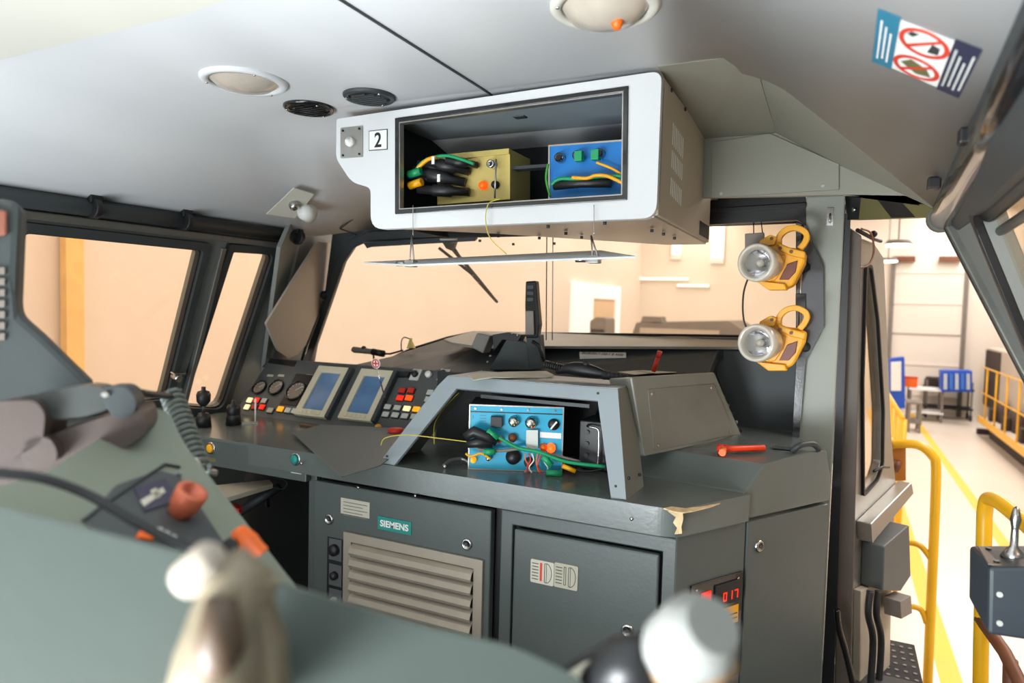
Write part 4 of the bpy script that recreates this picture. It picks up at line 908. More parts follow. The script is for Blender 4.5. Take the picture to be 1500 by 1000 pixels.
for i, ch in enumerate('017'):
    w_, h_ = .016, .0135; ox = cx0[0]+(i-1)*.026; oy = cx0[1]; mb = MB(); T = .0035
    S_ = dict(a=(ox-w_/2, oy+h_-T, ox+w_/2, oy+h_), d=(ox-w_/2, oy-h_, ox+w_/2, oy-h_+T), b=(ox+w_/2-T, oy, ox+w_/2, oy+h_), c=(ox+w_/2-T, oy-h_, ox+w_/2, oy), f=(ox-w_/2, oy, ox-w_/2+T, oy+h_), e=(ox-w_/2, oy-h_, ox-w_/2+T, oy))
    for s_ in SEG[ch]: mb.rect(FSd, *S_[s_], .014, .0148)
    part(mb, 'digit', segm, mt)
a = FSd.px(1024, 867); b = FSd.px(1037, 880); part(MB().rect(FSd, a[0], b[1], b[0], a[1], .008, .012), 'red_lamp', M['redlit'], mt)
a = FSd.px(1056, 890); b = FSd.px(1077, 908); part(MB().rect(FSd, a[0], b[1], b[0], a[1], .008, .010), 'yellow_label', M['yel'], mt)
for k in range(2): part(MB().rect(FSd, a[0]+.005, b[1]+.014+k*.014, b[0]-.005, b[1]+.018+k*.014, .010, .0104), 'text_line', M['black'], mt)
# dark back/bulkhead below the driver's desk
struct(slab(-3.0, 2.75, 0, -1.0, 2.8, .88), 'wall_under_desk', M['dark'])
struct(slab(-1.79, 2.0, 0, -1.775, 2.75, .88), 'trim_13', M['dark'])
fp = thing('foot_shelf', onZ(370, 712, .78), 'pale shelf board with dangling wire under the driver desk', 'shelf')
part(MB().poly(Fr((0, 0, .80), (1, 0, 0), (0, 1, 0)), [Fr((0, 0, .80), (1, 0, 0), (0, 1, 0)).px(*q) for q in ((300, 712), (395, 702), (400, 708), (310, 735))], -.02, 0), 'board', M['beige'], fp, .003)
part(MB().tube([onZ(320, 726, .78), onZ(330, 760, .5)], .012).tube([onZ(388, 706, .78), onZ(392, 740, .5)], .012), 'bracket', M['gasket'], fp)
Fu = Fr((0, 2.2, 0), (1, 0, 0), (0, 0, 1))
wire('wire', P_(Fu, (385, 708), (405, 700), (420, 706), (414, 716), (395, 712)), .002, M['gasket'], 'thin dark wire loop under the driver desk')
pd = thing('foot_pedal', Fu.w(*Fu.px(345, 748), 0), 'small red and dark pedal in the shadow under the desk', 'pedal')
part(MB().box(Fu.w(*Fu.px(345, 745), 0), .09, .05, .03), 'pad', M['red'], pd, .005); part(MB().tube([Fu.w(*Fu.px(350, 750)), Fu.w(*Fu.px(385, 720), -.1)], .02), 'arm', M['gasket'], pd)

# ================================================================ HOOD ON THE DESK WITH BLUE INSTRUMENT
pb = Vector((0, 1.945, ZD)); FHo = Fr(pb, (1, 0, 0), (0, .13, .3))
hd = thing('desk_hood', (-.95, 2.05, ZD), 'grey trapezoid metal hood standing open on the desk around the teal instrument', 'hood')
ho = FHo.pxs([(553, 688), (641, 566), (655, 556), (888, 563), (905, 570), (917, 733)]); ho[0] = (ho[0][0], .002); ho[-1] = (ho[-1][0], .002)
tv = (ho[2][1]+ho[3][1])/2; ho[2] = (ho[2][0], tv); ho[3] = (ho[3][0], tv)
hi = FHo.pxs([(575, 690), (668, 572), (876, 583), (895, 729)])
hi[0] = (hi[0][0], -.0); hi[3] = (hi[3][0], -.0); tv2 = tv-.042; hi[1] = (FHo.px(668, 572)[0], tv2); hi[2] = (FHo.px(876, 584)[0], tv2)
arch = [ho[0], ho[1], ho[2], ho[3], ho[4], ho[5], hi[3], hi[2], hi[1], hi[0]]
part(MB().poly(FHo, arch, -.012, 0), 'front_frame', M['hood'], hd, .002)
# side and top sheets
o3 = [FHo.w(u, v, -.004) for u, v in ho]; back = Vector((0, .26, -.0))
def sheet(a, b, m, nm, dl=back, th_=Vector((0, 0, 0))):
    A_, B_ = a, b; C_ = b+dl; D_ = a+dl
    n_ = (B_-A_).cross(D_-A_).normalized()*.004
    part(MB().add([A_, B_, C_, D_, A_+n_, B_+n_, C_+n_, D_+n_], [[0, 1, 2, 3], [7, 6, 5, 4], [0, 4, 5, 1], [1, 5, 6, 2], [2, 6, 7, 3], [3, 7, 4, 0]]), nm, m, hd)
sr0, sr1 = o3[5], o3[4]; bk0 = onZ(943, 712, ZD); 
part(MB().add([sr0, bk0, sr1+(bk0-sr0)*.85, sr1, sr0+Vector((-.004, 0, 0)), bk0+Vector((-.004, 0, 0)), sr1+(bk0-sr0)*.85+Vector((-.004, 0, 0)), sr1+Vector((-.004, 0, 0))], [[0, 1, 2, 3], [7, 6, 5, 4], [0, 4, 5, 1], [1, 5, 6, 2], [2, 6, 7, 3], [3, 7, 4, 0]]), 'right_side', M['hoodside'], hd)
sheet(o3[0], o3[1], M['hoodside'], 'left_side'); sheet(o3[2], o3[3], M['hood'], 'top_sheet', Vector((0, .27, -.005))); sheet(o3[3], o3[4], M['hood'], 'top_bend', Vector((0, .25, 0))); sheet(o3[1], o3[2], M['hood'], 'top_bend')
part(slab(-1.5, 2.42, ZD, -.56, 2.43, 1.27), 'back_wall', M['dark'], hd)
for q in ((567, 668), (876, 576), (902, 712)): u, v = FHo.px(*q); part(MB().cyl(FHo, u, v, .004, 0, .003, 8), 'screw', M['gasket'], hd)
for q in ((921, 700), (937, 695)): p = onp(q[0], q[1], sr0, (bk0-sr0).cross(Vector((0, 0, 1)))); part(MB().ball(p, .006, 8), 'hole', M['black'], hd)
part(MB().rect(Fr((0, 2.1, 0), (1, 0, 0), (0, 0, 1)), -1.12, 1.225, -.72, 1.237, 0, .004), 'inner_slot_strip', M['gasket'], hd)
# teal instrument
ia, ib = onZ(686, 687, ZD), onZ(823, 692, ZD); ia.z = ib.z = ZD+.002
FI = fr3(ia, ib, ia+Vector((0, 0, 1))); IW = (ib-ia).length; IH = FI.px(683, 590)[1]
IH = (FI.px(683, 590)[1]+FI.px(825, 598)[1])/2
ins = thing('teal_instrument', FI.w(IW/2, 0, -.1), 'teal rack instrument with connectors and cables inside the desk hood', 'instrument')
part(MB().rect(FI, 0, 0, IW, IH, -.2, 0), 'case', M['dark'], ins, .002); part(MB().rect(FI, .003, .003, IW-.003, IH-.003, 0, .004), 'front_panel', M['teal'], ins)
rr_ = [(0, 0), (IW, 0), (IW, IH), (0, IH)]; part(MB().poly(FI, inset(rr_, -.001), -.004, .007, holes=[inset(rr_, .003)]), 'edge', M['alu'], ins)
part(MB().rect(FI, .004, IH-.026, IW-.004, IH-.022, .004, .005), 'groove', M['black'], ins)
for k in range(4): part(MB().cyl(FI, .02+k*.09, IH-.013, .004, .004, .008, 8), 'screw', M['steel'], ins)
u, v = FI.px(728, 616); part(MB().rect(FI, u-.02, v-.018, u+.02, v+.018, .004, .028), 'relay_block', M['black'], ins, .002)
for (x, y, r) in ((753, 616, .019), (778, 618, .021)):
    u, v = FI.px(x, y); o = part(MB().lathe(FI, u, v, [(r, .004), (r, .012), (r*.85, .014), (r*.85, .032), (r*.5, .036), (0, .036)], 20), 'connector', M['steel'], ins)
    for k in range(6): part(MB().cyl(FI, u+r*.5*math.cos(k), v+r*.5*math.sin(k), .002, .036, .040, 6), 'pin', M['gold'], o)
u, v = FI.px(811, 621); o = part(MB().lathe(FI, u, v, [(.02, .004), (.018, .018), (0, .019)], 20), 'rotary_knob', M['black'], ins)
part(MB().poly(FI, [(u-.012, v-.012), (u-.008, v-.015), (u+.012, v+.010), (u+.008, v+.014)], .019, .022), 'pointer', M['wt'], o)
c = FI.pxs([(771, 628), (788, 628), (788, 655), (771, 655)]); part(MB().poly(FI, c, .02, .024), 'tag', M['key'], ins)
c = FI.pxs([(791, 632), (822, 634), (822, 642), (791, 640)]); part(MB().poly(FI, c, .004, .006), 'label_strip', M['wt'], ins)
for (x, y, r, m) in ((751, 640, .014, M['brown']), (733, 642, .010, M['red']), (807, 655, .014, mat('red_glow_lit', (255, 60, 12), .4, emit=5)), (796, 654, .012, M['orange']), (752, 668, .024, M['black']), (775, 676, .016, M['gasket']), (694, 672, .009, M['amblit']), (716, 669, .009, M['steel'])):
    plug(FI, x, y, r, .035, m, ins, 'plug')
for k in range(3): u, v = FI.px(703, 608+k*4); part(MB().rect(FI, u, v, u+.022, v+.001, .004, .0045), 'print_line', M['black'], ins)
text('J', FI, *FI.px(693, 610), .012, M['black'], ins, 'lettering', n=.004)
# copper wires bundle at the lower right: orange-red
for k in range(7):
    x = 770+k*4.5; wire('wire', P_(FI.off(.035+.004*(k % 3)), (x, 664), (x+3*math.sin(k), 674), (x+6*math.cos(k*2), 684), (x-2+k, 692)), .0022, [M['orange'], M['red'], M['wt'], M['green']][k % 4], '', parent=ins)
Fc = FI.off(.055)
wire('cable', P_(Fc, (716, 630), (735, 643), (760, 656), (790, 662), (830, 676), (886, 683)), .0065, M['green'], 'thick green cable running right across the teal instrument')
wire('cable', P_(Fc.off(-.012), (700, 658), (735, 660), (765, 657), (800, 664), (850, 676)), .0055, M['hgrey'], 'grey cable running below the green one across the teal instrument')
for (pts, m, lab) in ((((714, 630), (729, 642)), M['green'], ''), (((709, 662), (725, 661)), M['green'], ''), (((795, 668), (808, 681)), M['green'], ''), (((800, 692), (823, 694)), M['green'], '')):
    part(MB().tube(P_(Fc, *pts), .011, 10), 'sleeve', m, ins)
part(MB().tube(P_(Fc, (681, 640), (694, 632), (715, 640), (728, 648)), [.014, .02, .018, .012], 12), 'cable_boot', M['black'], ins)
part(MB().tube(P_(Fc, (684, 650), (700, 648), (722, 650)), [.013, .018, .014], 12), 'cable_boot', M['black'], ins)
part(MB().tube(P_(Fc, (824, 682), (843, 690)), .008, 10), 'yellow_plug', M['yel'], ins)
wire('cable', P_(Fc.off(-.01), (832, 686), (860, 690), (884, 686)), .004, M['black'], 'thin black cable lying at the right of the teal instrument')
wire('cable', P_(Fc, (682, 664), (690, 668), (705, 664), (718, 672)), .004, M['yel'], 'short yellow cable at the lower left of the teal instrument')
# dark second instrument with handle, right inside
da_, db_ = onZ(832, 695, ZD), onZ(884, 702, ZD); FI2 = fr3(da_+Vector((0, .1, .002)), db_+Vector((0, .1, .002)), da_+Vector((0, .1, 1)))
bb = thing('black_instrument', FI2.w(.05, 0, 0), 'black instrument case with steel carry handle beside the teal instrument', 'instrument')
part(MB().rect(FI2, 0, 0, .13, .17, -.15, 0), 'case', M['black'], bb, .004)
part(MB().tube(smooth_path([FI2.w(.03, .155, 0), FI2.w(.04, .155, .025), FI2.w(.075, .15, .028), FI2.w(.08, .12, .028), FI2.w(.08, .04, .028), FI2.w(.07, .02, .028), FI2.w(.03, .02, .025), FI2.w(.03, .02, 0)], 5), .004), 'handle', M['steel'], bb)
for k in range(3): part(MB().cyl(FI2, .03, .05+k*.04, .008, 0, .008, 12), 'knob', M['gasket'], bb)
# yellow wire leaving the hood to the left
wire('wire', [Fc.w(*Fc.px(686, 647)), FHo.w(*FHo.px(650, 645), .03), FHo.w(*FHo.px(605, 641), .04), FHo.w(*FHo.px(574, 645), .04), FHo.w(*FHo.px(567, 656), .04)], .0018, M['yw'], 'thin yellow wire running out of the hood to the left')
Fin = Fr((0, 2.15, 0), (1, 0, 0), (0, 0, 1))
wire('wire', P_(Fin, (672, 575), (652, 596), (637, 620), (636, 650)), .0022, M['yw'], 'thin yellow-green wire curving inside the left of the hood')
gs = thing('steel_bracket', onZ(672, 686, ZD), 'bent steel strap lying left of the teal instrument', 'strap')
Fgs = Fr((0, 2.02, 0), (1, 0, 0), (0, 0, 1)); part(MB().tube(smooth_path([onZ(650, 682, ZD+.01), onZ(660, 674, ZD+.02), onZ(676, 672, ZD+.02), onZ(688, 678, ZD+.01)]), .006), 'strap', M['alu'], gs)
part(MB().ball(onZ(652, 683, ZD+.007), .009), 'end', M['steel'], gs)

# raised box behind, with bolted cover
zs = 1.07
lb = Vector((-.615, 2.40, zs)); rb_ = Vector((-.205, 2.52, zs))
pbL, pbR = onZ(945, 668, zs), onZ(1088, 640, zs)
FX = Fr(pbL, pbR-pbL, Vector((0, .10, .28)))
rx = thing('raised_console', pbL, 'sloped grey console box with a bolted cover right of the hood', 'console')
xo = FX.pxs([(945, 668), (1088, 640), (1047, 545), (925, 552)])
part(MB().poly(FX, xo, -.10, 0), 'body', M['hoodside'], rx, .006)
xi = FX.pxs([(957, 660), (1076, 636), (1045, 562), (948, 570)]); part(MB().poly(FX, rnd(xi, .012), 0, .003), 'cover_plate', mat('cover_brownish', (124, 122, 112), .42), rx, .001)
for q in ((963, 652), (1068, 632), (953, 577), (1040, 568)): u, v = FX.px(*q); part(MB().cyl(FX, u, v, .005, .003, .006, 10), 'screw', M['steel'], rx)
for k in range(7):
    a = Vector(FX.px(1050, 556)); b = Vector(FX.px(1088, 630)); q = a.lerp(b, k/6); part(MB().box(FX.w(q.x, q.y, -.01), .012, .018, .012), 'chain_link', M['hgrey'] if k % 2 else M['black'], rx, .004)
# hood rear top (between hood and dash)
tb_ = thing('console_top', (-.9, 2.5, 1.25), 'flat grey console top behind the hood, carrying papers and cables', 'console')
part(MB().poly(Fr((0, 0, 1.276), (1, 0, 0), (0, 1, 0)), [(-1.28, 2.34), (-.62, 2.34), (-.63, 2.50), (-1.25, 2.54)], -.02, .0), 'sheet', M['hood'], tb_, .003)
part(slab(-1.22, 2.435, ZD+.002, -.64, 2.54, 1.242), 'body', M['hoodside'], tb_)

# ================================================================ DASHBOARD AND INSTRUMENT PANEL
Zp = ZD
FP = Fr((0, 2.42, Zp), (1, 0, 0), (0, .20, .25))
ip = thing('instrument_panel', (-2.1, 2.45, ZD), 'sloping driver instrument panel with gauges, keys and twin displays', 'instrument panel')
po = FP.pxs([(343, 604), (640, 640), (700, 640), (700, 548), (520, 536), (392, 524)])
po[0] = (po[0][0], .0); po[1] = (po[1][0], 0); po[2] = (po[2][0], 0)
pt = FP.px(520, 534)[1]; ptl = FP.px(395, 526)
po = [(po[0][0]-.0, 0), (po[2][0]+.1, 0), (po[2][0]+.1, pt), (ptl[0], pt), ]
part(MB().poly(FP, po, -.02, 0), 'panel_plate', M['dashp'], ip, .003)
def gauge(x, y, r, lab=None):
    u, v = FP.px(x, y)
    o = part(MB().lathe(FP, u, v, [(r, 0), (r, .012), (r*.93, .016), (r*.85, .012), (r*.84, .004)], 32, cap=False), 'gauge', M['blackg'], ip)
    part(MB().cyl(FP, u, v, r*.85, .002, .005, 32), 'dial', mat('dial_face', (132, 120, 108), .45, var=.2, scale=18), o)
    part(MB().poly(FP, [(u-r*.06, v), (u+r*.5, v+r*.45), (u+r*.52, v+r*.5), (u, v+r*.08)], .006, .008), 'needle', M['wt'], o)
    mb = MB()
    for k in range(11):
        a = R(-40+k*26); mb.poly(FP, [(u+r*.66*math.cos(a-.03), v+r*.66*math.sin(a-.03)), (u+r*.8*math.cos(a-.03), v+r*.8*math.sin(a-.03)), (u+r*.8*math.cos(a+.03), v+r*.8*math.sin(a+.03)), (u+r*.66*math.cos(a+.03), v+r*.66*math.sin(a+.03))], .005, .006)
    part(mb, 'scale_marks', M['wt'], o)
c = FP.pxs([(416, 550), (455, 552), (450, 598), (410, 592)]); part(MB().rect(FP, c[3][0], c[3][1], c[1][0]+.01, c[1][1]+.01, 0, .004), 'gauge_plate', M['black'], ip, .001)
gauge(381, 568, .040); gauge(405, 568, .044); gauge(434, 573, .056)
for x in (396, 412, 453): u, v = FP.px(x, 550); part(MB().rect(FP, u-.02, v-.006, u+.02, v+.006, 0, .002), 'label_strip', M['label'], ip)
def disp(x0, y0, x1, y1, x2, y2, x3, y3):
    q = FP.pxs([(x0, y0), (x1, y1), (x2, y2), (x3, y3)]); xa = (q[0][0]+q[3][0])/2; xb = (q[1][0]+q[2][0])/2; q = [(xa, q[3][1]), (xb, q[2][1]), (xb, q[1][1]), (xa, q[0][1])]; lo = (q[0][1]+q[1][1])/2; hi_ = (q[2][1]+q[3][1])/2
    q = [(xa, lo), (xb, lo), (xb, hi_), (xa, hi_)]
    fr2 = Fr(FP.w(0, 0, 0), FP.U, FP.V)
    o = part(MB().poly(FP, q, 0, .022, holes=[inset(q, .036)]), 'display_bezel', M['cream'], ip, .004)
    part(MB().poly(FP, inset(q, .034), .002, .012), 'screen', M['screen'], o)
    ks = MB()
    for k in range(5): ks.rect(FP, xa+.03+k*(xb-xa-.06)/5, lo+.010, xa+.03+(k+.7)*(xb-xa-.06)/5, lo+.026, .022, .025)
    part(ks, 'softkeys', M['cream'], o)
    part(MB().rect(FP, xb, lo, xb+.02, hi_, 0, .03), 'side_bar', M['dash'], o, .003)
disp(463, 538, 510, 541, 485, 616, 440, 610)
disp(525, 543, 575, 545, 553, 621, 504, 616)
def keyb(x, y, w, h, m, lit=False, n=.012, name='key'):
    u, v = FP.px(x, y); o = part(MB().rect(FP, u-w/2-.002, v-h/2-.002, u+w/2+.002, v+h/2+.002, 0, .004), 'key_frame', M['black'], ip)
    part(MB().rect(FP, u-w/2, v-h/2, u+w/2, v+h/2, .004, n), name, m, o, .002)
for (x, y, m) in ((367, 587, M['whlit']), (377, 587, M['redlit']), (388, 588, M['key']), (363, 597, M['whlit']), (374, 597, M['red']), (385, 597, M['redlit'])): keyb(x, y, .030, .026, m)
for (x, y, m) in ((397, 602, M['label']), (412, 600, M['amblit']), (423, 602, M['key']), (433, 603, M['key'])): keyb(x, y, .034, .026, m)
for r_, row in enumerate((((569, 597), (583, 598.5), (597, 599.5), (611, 600.5)), ((566, 608), (580, 609), (594, 610.5), (608, 611.5)))):
    for c_, (x, y) in enumerate(row): keyb(x, y, .034, .024, (M['whlit'] if c_ == 2 else M['amblit'] if c_ == 3 else M['key']) if r_ == 0 else M['key'])
for (x, y, m) in ((590, 573, M['red']), (603, 573, M['red']), (587, 584, M['redlit']), (600, 584, mat('orange_red_lit', (255, 80, 10), .4, emit=1.0))): keyb(x, y, .034, .024, m)
for (x, y) in ((631, 576), (628, 586), (588, 549), (596, 549)): keyb(x, y, .030, .026, M['key'] if y > 560 else M['black'])
for (x, y, r, m) in ((609, 549, .016, M['black']), (629, 550, .016, M['wt']), (650, 549, .018, M['black'])):
    u, v = FP.px(x, y)
    if m is M['black']: part(MB().rect(FP, u-.024, v-.03, u+.024, v+.03, 0, .004), 'switch_plate', M['key'], ip, .001)
    part(MB().lathe(FP, u, v, [(r, .004), (r*.9, .02), (0, .022)], 20), 'rotary_switch', m, ip)
u, v = FP.px(572, 563); part(MB().rect(FP, u-.006, v-.045, u+.006, v+.045, 0, .01), 'slot', M['black'], ip, .002)
for (x, y, m, r) in ((554, 626, M['yel'], .016), ): p = onp(x, y, (0, 2.40, 1.02), (0, 1, 0)); part(MB().ball(p, r, 12).tube([p, p-Vector((0, -.01, .03))], .006), 'yellow_knob', m, ip)
p = onp(580, 634, (0, 2.30, 1.02), (0, 1, 0)); em = thing('emergency_button', p, 'red mushroom emergency button at the foot of the panel', 'button')
fm = Fr((p.x, p.y, p.z), (1, 0, 0), (0, 1, 0)); part(MB().lathe(fm, 0, 0, [(.018, -.03), (.018, 0), (.032, .003), (.034, .012), (.026, .02), (0, .023)], 20), 'cap', M['red'], em); part(MB().lathe(fm, 0, 0, [(.036, -.034), (.030, -.028), (.019, -.026)], 20, cap=False), 'collar', M['steel'], em)
wtag = thing('round_warning_tag', at(551, 532, 2.95), 'small round white tag with red print above the right display', 'tag')
Ftg = Fr(at(551, 532, 2.9), (1, 0, 0), (0, -.1, 1)); part(MB().cyl(Ftg, 0, 0, .022, 0, .003, 20), 'disc', M['wt'], wtag); part(MB().tube([Ftg.w(0, -.02, -.003), Ftg.w(0, -.16, -.05)], .003), 'stem', M['steel'], wtag); part(MB().ring(Ftg, 0, 0, .014, .019, .003, .004).rect(Ftg, -.013, -.003, .013, .003, .003, .004).rect(Ftg, -.003, -.013, .003, .013, .003, .004), 'print', M['redst'], wtag)
# dashboard top (loft from the panel's upper edge to the windscreen)
pts_front = [FP.w(ptl[0]-.06, pt, 0), FP.w(FP.px(520, 534)[0], pt, 0), FP.w(FP.px(575, 534)[0], pt, 0), FP.w(FP.px(640, 534)[0], pt+.0, 0), Vector((-1.27, 2.62, 1.25)), Vector((-.47, 2.7, 1.25))]
bw = [FWs.w(*FWs.px(x, y), .0) for x, y in ((452, 530), (548, 535), (600, 513), (655, 495), (690, 487), (1098, 494))]
md = [(a*.45+b*.55)+Vector((0, 0, .0)) for a, b in zip(pts_front, bw)]
md[4] = Vector((-1.25, 2.93, 1.372)); md[5] = Vector((-.455, 2.95, 1.385)); md[3] = Vector((-1.62, 2.98, 1.335)); md[2] = (pts_front[2]+bw[2])/2+Vector((0, 0, .02))
mb = MB(); n = 6; V_ = pts_front+md+bw; low = [v+Vector((0, 0, -.05)) for v in V_]
F_ = [[r_*n+i, r_*n+i+1, (r_+1)*n+i+1, (r_+1)*n+i] for r_ in range(2) for i in range(n-1)]
mb.add(V_+low, F_+[[j+18 for j in f[::-1]] for f in F_]+[[i+1, i, i+18, i+19] for i in range(5)]+[[12+i, 13+i, 31+i, 30+i] for i in range(5)]+[[0, 6, 24, 18], [6, 12, 30, 24], [11, 5, 23, 29], [17, 11, 29, 35]])
ds = thing('dashboard', (-1.6, 2.9, 1.0), 'dark charcoal dashboard top below the windscreen', 'dashboard')
part(mb, 'top_shell', M['dash'], ds, .004)
FSl2 = fr3(md[4]+Vector((0, 0, .004)), md[5]+Vector((0, 0, .004)), bw[4]+Vector((0, 0, .004)))
part(MB().poly(FSl2, [FSl2.px(*q) for q in ((694, 510), (1102, 512), (1100, 494), (692, 488), (650, 500), (662, 505))], 0, .012), 'sill', M['hoodside'], ds, .002)
FDk = fr3(pts_front[4], pts_front[5], md[4])
part(MB().pxp(FDk, [(430, 1), (431, 1), (431, 2)], 0, .0001) if False else MB().rect(Fr((0, 2.9, 1.30), (1, 0, 0), (0, .1, 1)), -.98, -.02, -.90, -.01, 0, .002), 'seam_mark', M['dash'], ds)
c = FDk.off(.022).pxs([(849, 516), (917, 517), (917, 523), (849, 522)]); o = part(MB().poly(FDk.off(.022), c, -.02, .003), 'label_strip', M['wt'], ds)
text('00.00.0017.100-1 B 4500', FDk.off(.0255), sum(p[0] for p in c)/4, sum(p[1] for p in c)/4, abs(c[0][1]-c[3][1])*.5, M['black'], o, 'lettering', n=.0008, width=(c[1][0]-c[0][0])*.9)
# dark slot vent at left end of the dash
p = FP.px(413, 532); part(MB().poly(FP, [(p[0]-.09, p[1]-.004), (p[0]+.09, p[1]-.014), (p[0]+.09, p[1]+.016), (p[0]-.09, p[1]+.022)], 0, .006), 'vent_slot', M['black'], ds, .002)
# right dark panel under windscreen's right end
FRp = Fr((0, 2.99, 0), (1, 0, 0), (0, 0, 1))
c = FRp.pxs([(1040, 512), (1106, 514), (1170, 512), (1170, 660), (1086, 660)]); part(MB().poly(FRp, c, -.03, 0), 'right_panel', M['dash'], ds, .003)
# ---- items on the dash
sc = thing('dash_screen_unit', (-1.15, 2.75, 1.27), 'dark wedge-shaped stand with a tilted display on the dash', 'display stand')
Fw2 = Fr((0, 2.62, 0), (1, 0, 0), (0, 0, 1))
part(MB().pxp(Fw2, [(716, 542), (741, 498), (746, 494), (772, 502), (776, 542)], -.12, 0), 'stand', M['dash'], sc, .004)
part(MB().pxp(Fw2, [(694, 508), (703, 487), (722, 491), (712, 517)], -.04, .03), 'display', mat('dash_unit_grey', (106, 104, 98), .5), sc, .006)
part(MB().pxp(Fw2, [(722, 490), (745, 486), (765, 490), (760, 500), (738, 497), (724, 515)], -.05, .01), 'joint', M['black'], sc, .004)
for q in ((752, 488), (760, 491), (720, 521), (716, 530)): p = Fw2.w(*Fw2.px(*q), .012); part(MB().ball(p, .006, 8), 'bolt', M['steel'], sc)
hm = thing('handset_holder', Fw2.w(*Fw2.px(781, 530), 0), 'upright black radio handset standing on the dash before the windscreen', 'handset')
part(MB().pxp(Fw2, [(771, 412), (786, 411), (788, 440), (791, 475), (788, 495), (771, 495), (770, 450)], -.03, .01), 'handset', M['blackg'], hm, .006)
part(MB().pxp(Fw2, [(770, 490), (790, 490), (793, 540), (776, 542)], -.05, .0), 'cradle', M['dash'], hm, .004)
part(MB().pxp(Fw2, [(772, 455), (784, 455), (785, 490), (772, 490)], .01, .02), 'cover', M['hgrey'], hm, .004)
for k in range(3): part(MB().pxp(Fw2, [(774, 418+k*9), (783, 418+k*9), (783, 423+k*9), (774, 423+k*9)], .01, .014), 'button', M['gasket'], hm)
part(MB().tube(P_(Fw2, (780, 500), (790, 506), (797, 530)), .008), 'strut', M['black'], hm)
# cylinder torch at the left of the windscreen
Ft = Fr((0, 2.95, 0), (1, 0, 0), (0, 0, 1))
tc = thing('camera_light', Ft.w(*Ft.px(540, 515), 0), 'slim grey and black tubular lamp lying across the dash at the windscreen', 'lamp')
part(MB().tube(P_(Ft, (517, 511), (519, 512), (546, 515)), [.014, .017, .015], 14), 'barrel', M['hgrey'], tc)
part(MB().tube(P_(Ft, (546, 515), (562, 518)), .018, 14), 'head', M['black'], tc); part(MB().ball(Ft.w(*Ft.px(533, 510), 0), .014), 'knob', M['black'], tc)
part(MB().tube(P_(Ft, (562, 518), (572, 518), (590, 513)), .005), 'arm', M['black'], tc)
part(MB().tube([Ft.w(*Ft.px(547, 516)), Ft.w(*Ft.px(548, 534))], .005), 'stem', M['black'], tc)
wire('cable', P_(Ft, (588, 513), (588, 500), (592, 494), (600, 496)), .003, M['black'], 'thin black cable hoop behind the tubular lamp')
cm = thing('cable_clip', Ft.w(*Ft.px(601, 504), 0), 'small brass-coloured clip beside the black cable hoop', 'clip')
part(MB().pxp(Ft, [(597, 510), (601, 497), (604, 502), (608, 510)], -.01, .01), 'body', M['gold'], cm, .002)
part(MB().ball(Ft.w(*Ft.px(602, 497)), .008), 'tip', M['gold'], cm)
# wiper
Fwp = FWs.off(-.04)
wp = thing('wiper', Fwp.w(*Fwp.px(665, 365), 0), 'dark windscreen wiper outside the glass, pointing down right', 'wiper')
part(MB().tube(P_(Fwp, (655, 352), (672, 375), (700, 408), (729, 443)), [.016, .010, .009, .006], 8), 'arm', M['black'], wp)
part(MB().tube(P_(Fwp.off(-.02), (643, 363), (690, 400), (728, 442)), .009, 6), 'blade', M['rubber'], wp)
part(MB().pxp(Fwp, [(650, 353), (670, 354), (666, 366), (656, 362)], -.01, .02), 'hub', M['gasket'], wp, .003)
for q in ((694, 402), (702, 412)): part(MB().ball(Fwp.w(*Fwp.px(*q), .01), .007, 8), 'joint', M['steel'], wp)
struct(MB().pxp(FWs.off(.01), [(536, 352), (700, 342), (700, 350), (548, 359), (542, 361)], 0, .03), 'trim_14', M['gasket'], .003, 'grey lip along the top of the windscreen')
# papers, microphone and cord on the console top
Zt = 1.290
pp = thing('crumpled_paper', onZ(740, 550, Zt), 'crumpled pale paper lying on top of the hood', 'paper')
mb = MB(); cs = [(686, 549), (700, 546), (740, 545), (800, 543), (812, 549), (800, 553), (720, 552), (694, 556)]
lo = [onZ(x, y, Zt+.012+.006*math.sin(i*2.3)) for i, (x, y) in enumerate(cs)]; ce_ = sum(lo, Vector())/8+Vector((0, 0, .012))
vs = lo+[ce_]; mb.add(vs+[v-Vector((0, 0, .003)) for v in vs], [[i, (i+1) % 8, 8] for i in range(8)]+[[9+(i+1) % 8, 9+i, 17] for i in range(8)]+[[i, i+9, (i+1) % 8+9, (i+1) % 8] for i in range(8)])
part(mb, 'sheet', M['label'], pp)
p2 = thing('document_sheets', onZ(950, 545, Zt), 'flat papers on the console top in front of the red marker', 'paper')
for k, cs in enumerate((((905, 545), (960, 541), (985, 544), (930, 549)), ((930, 543), (990, 541), (1020, 544), (960, 547)))):
    f = Fr((0, 0, Zt+.004+.003*k), (1, 0, 0), (0, 1, 0)); part(MB().poly(f, [f.px(*q) for q in cs], 0, .002), 'sheet', M['label'], p2)
mk = thing('red_marker', onZ(957, 544, Zt), 'slim red marker standing tilted on the console top', 'marker')
a, b = Fw2.w(*Fw2.px(957, 544)), Fw2.w(*Fw2.px(967, 514)); part(MB().tube([a, a.lerp(b, .7)], .0085, 10), 'barrel', M['red'], mk); part(MB().tube([a.lerp(b, .7), b], .0095, 10), 'cap', M['redst'], mk)
mi = thing('microphone', onZ(860, 545, Zt), 'black hand microphone lying on the console top', 'microphone')
Fmi = Fr((0, 2.24, 0), (1, 0, 0), (0, 0, 1))
part(MB().tube(smooth_path(P_(Fmi, (815, 545), (832, 540), (850, 541), (875, 546), (895, 550), (918, 553)), 4), [.008]+[.010+.016*math.sin(math.pi*min(1, k/14)) for k in range(19)]+[.011], 12), 'body', M['black'], mi)
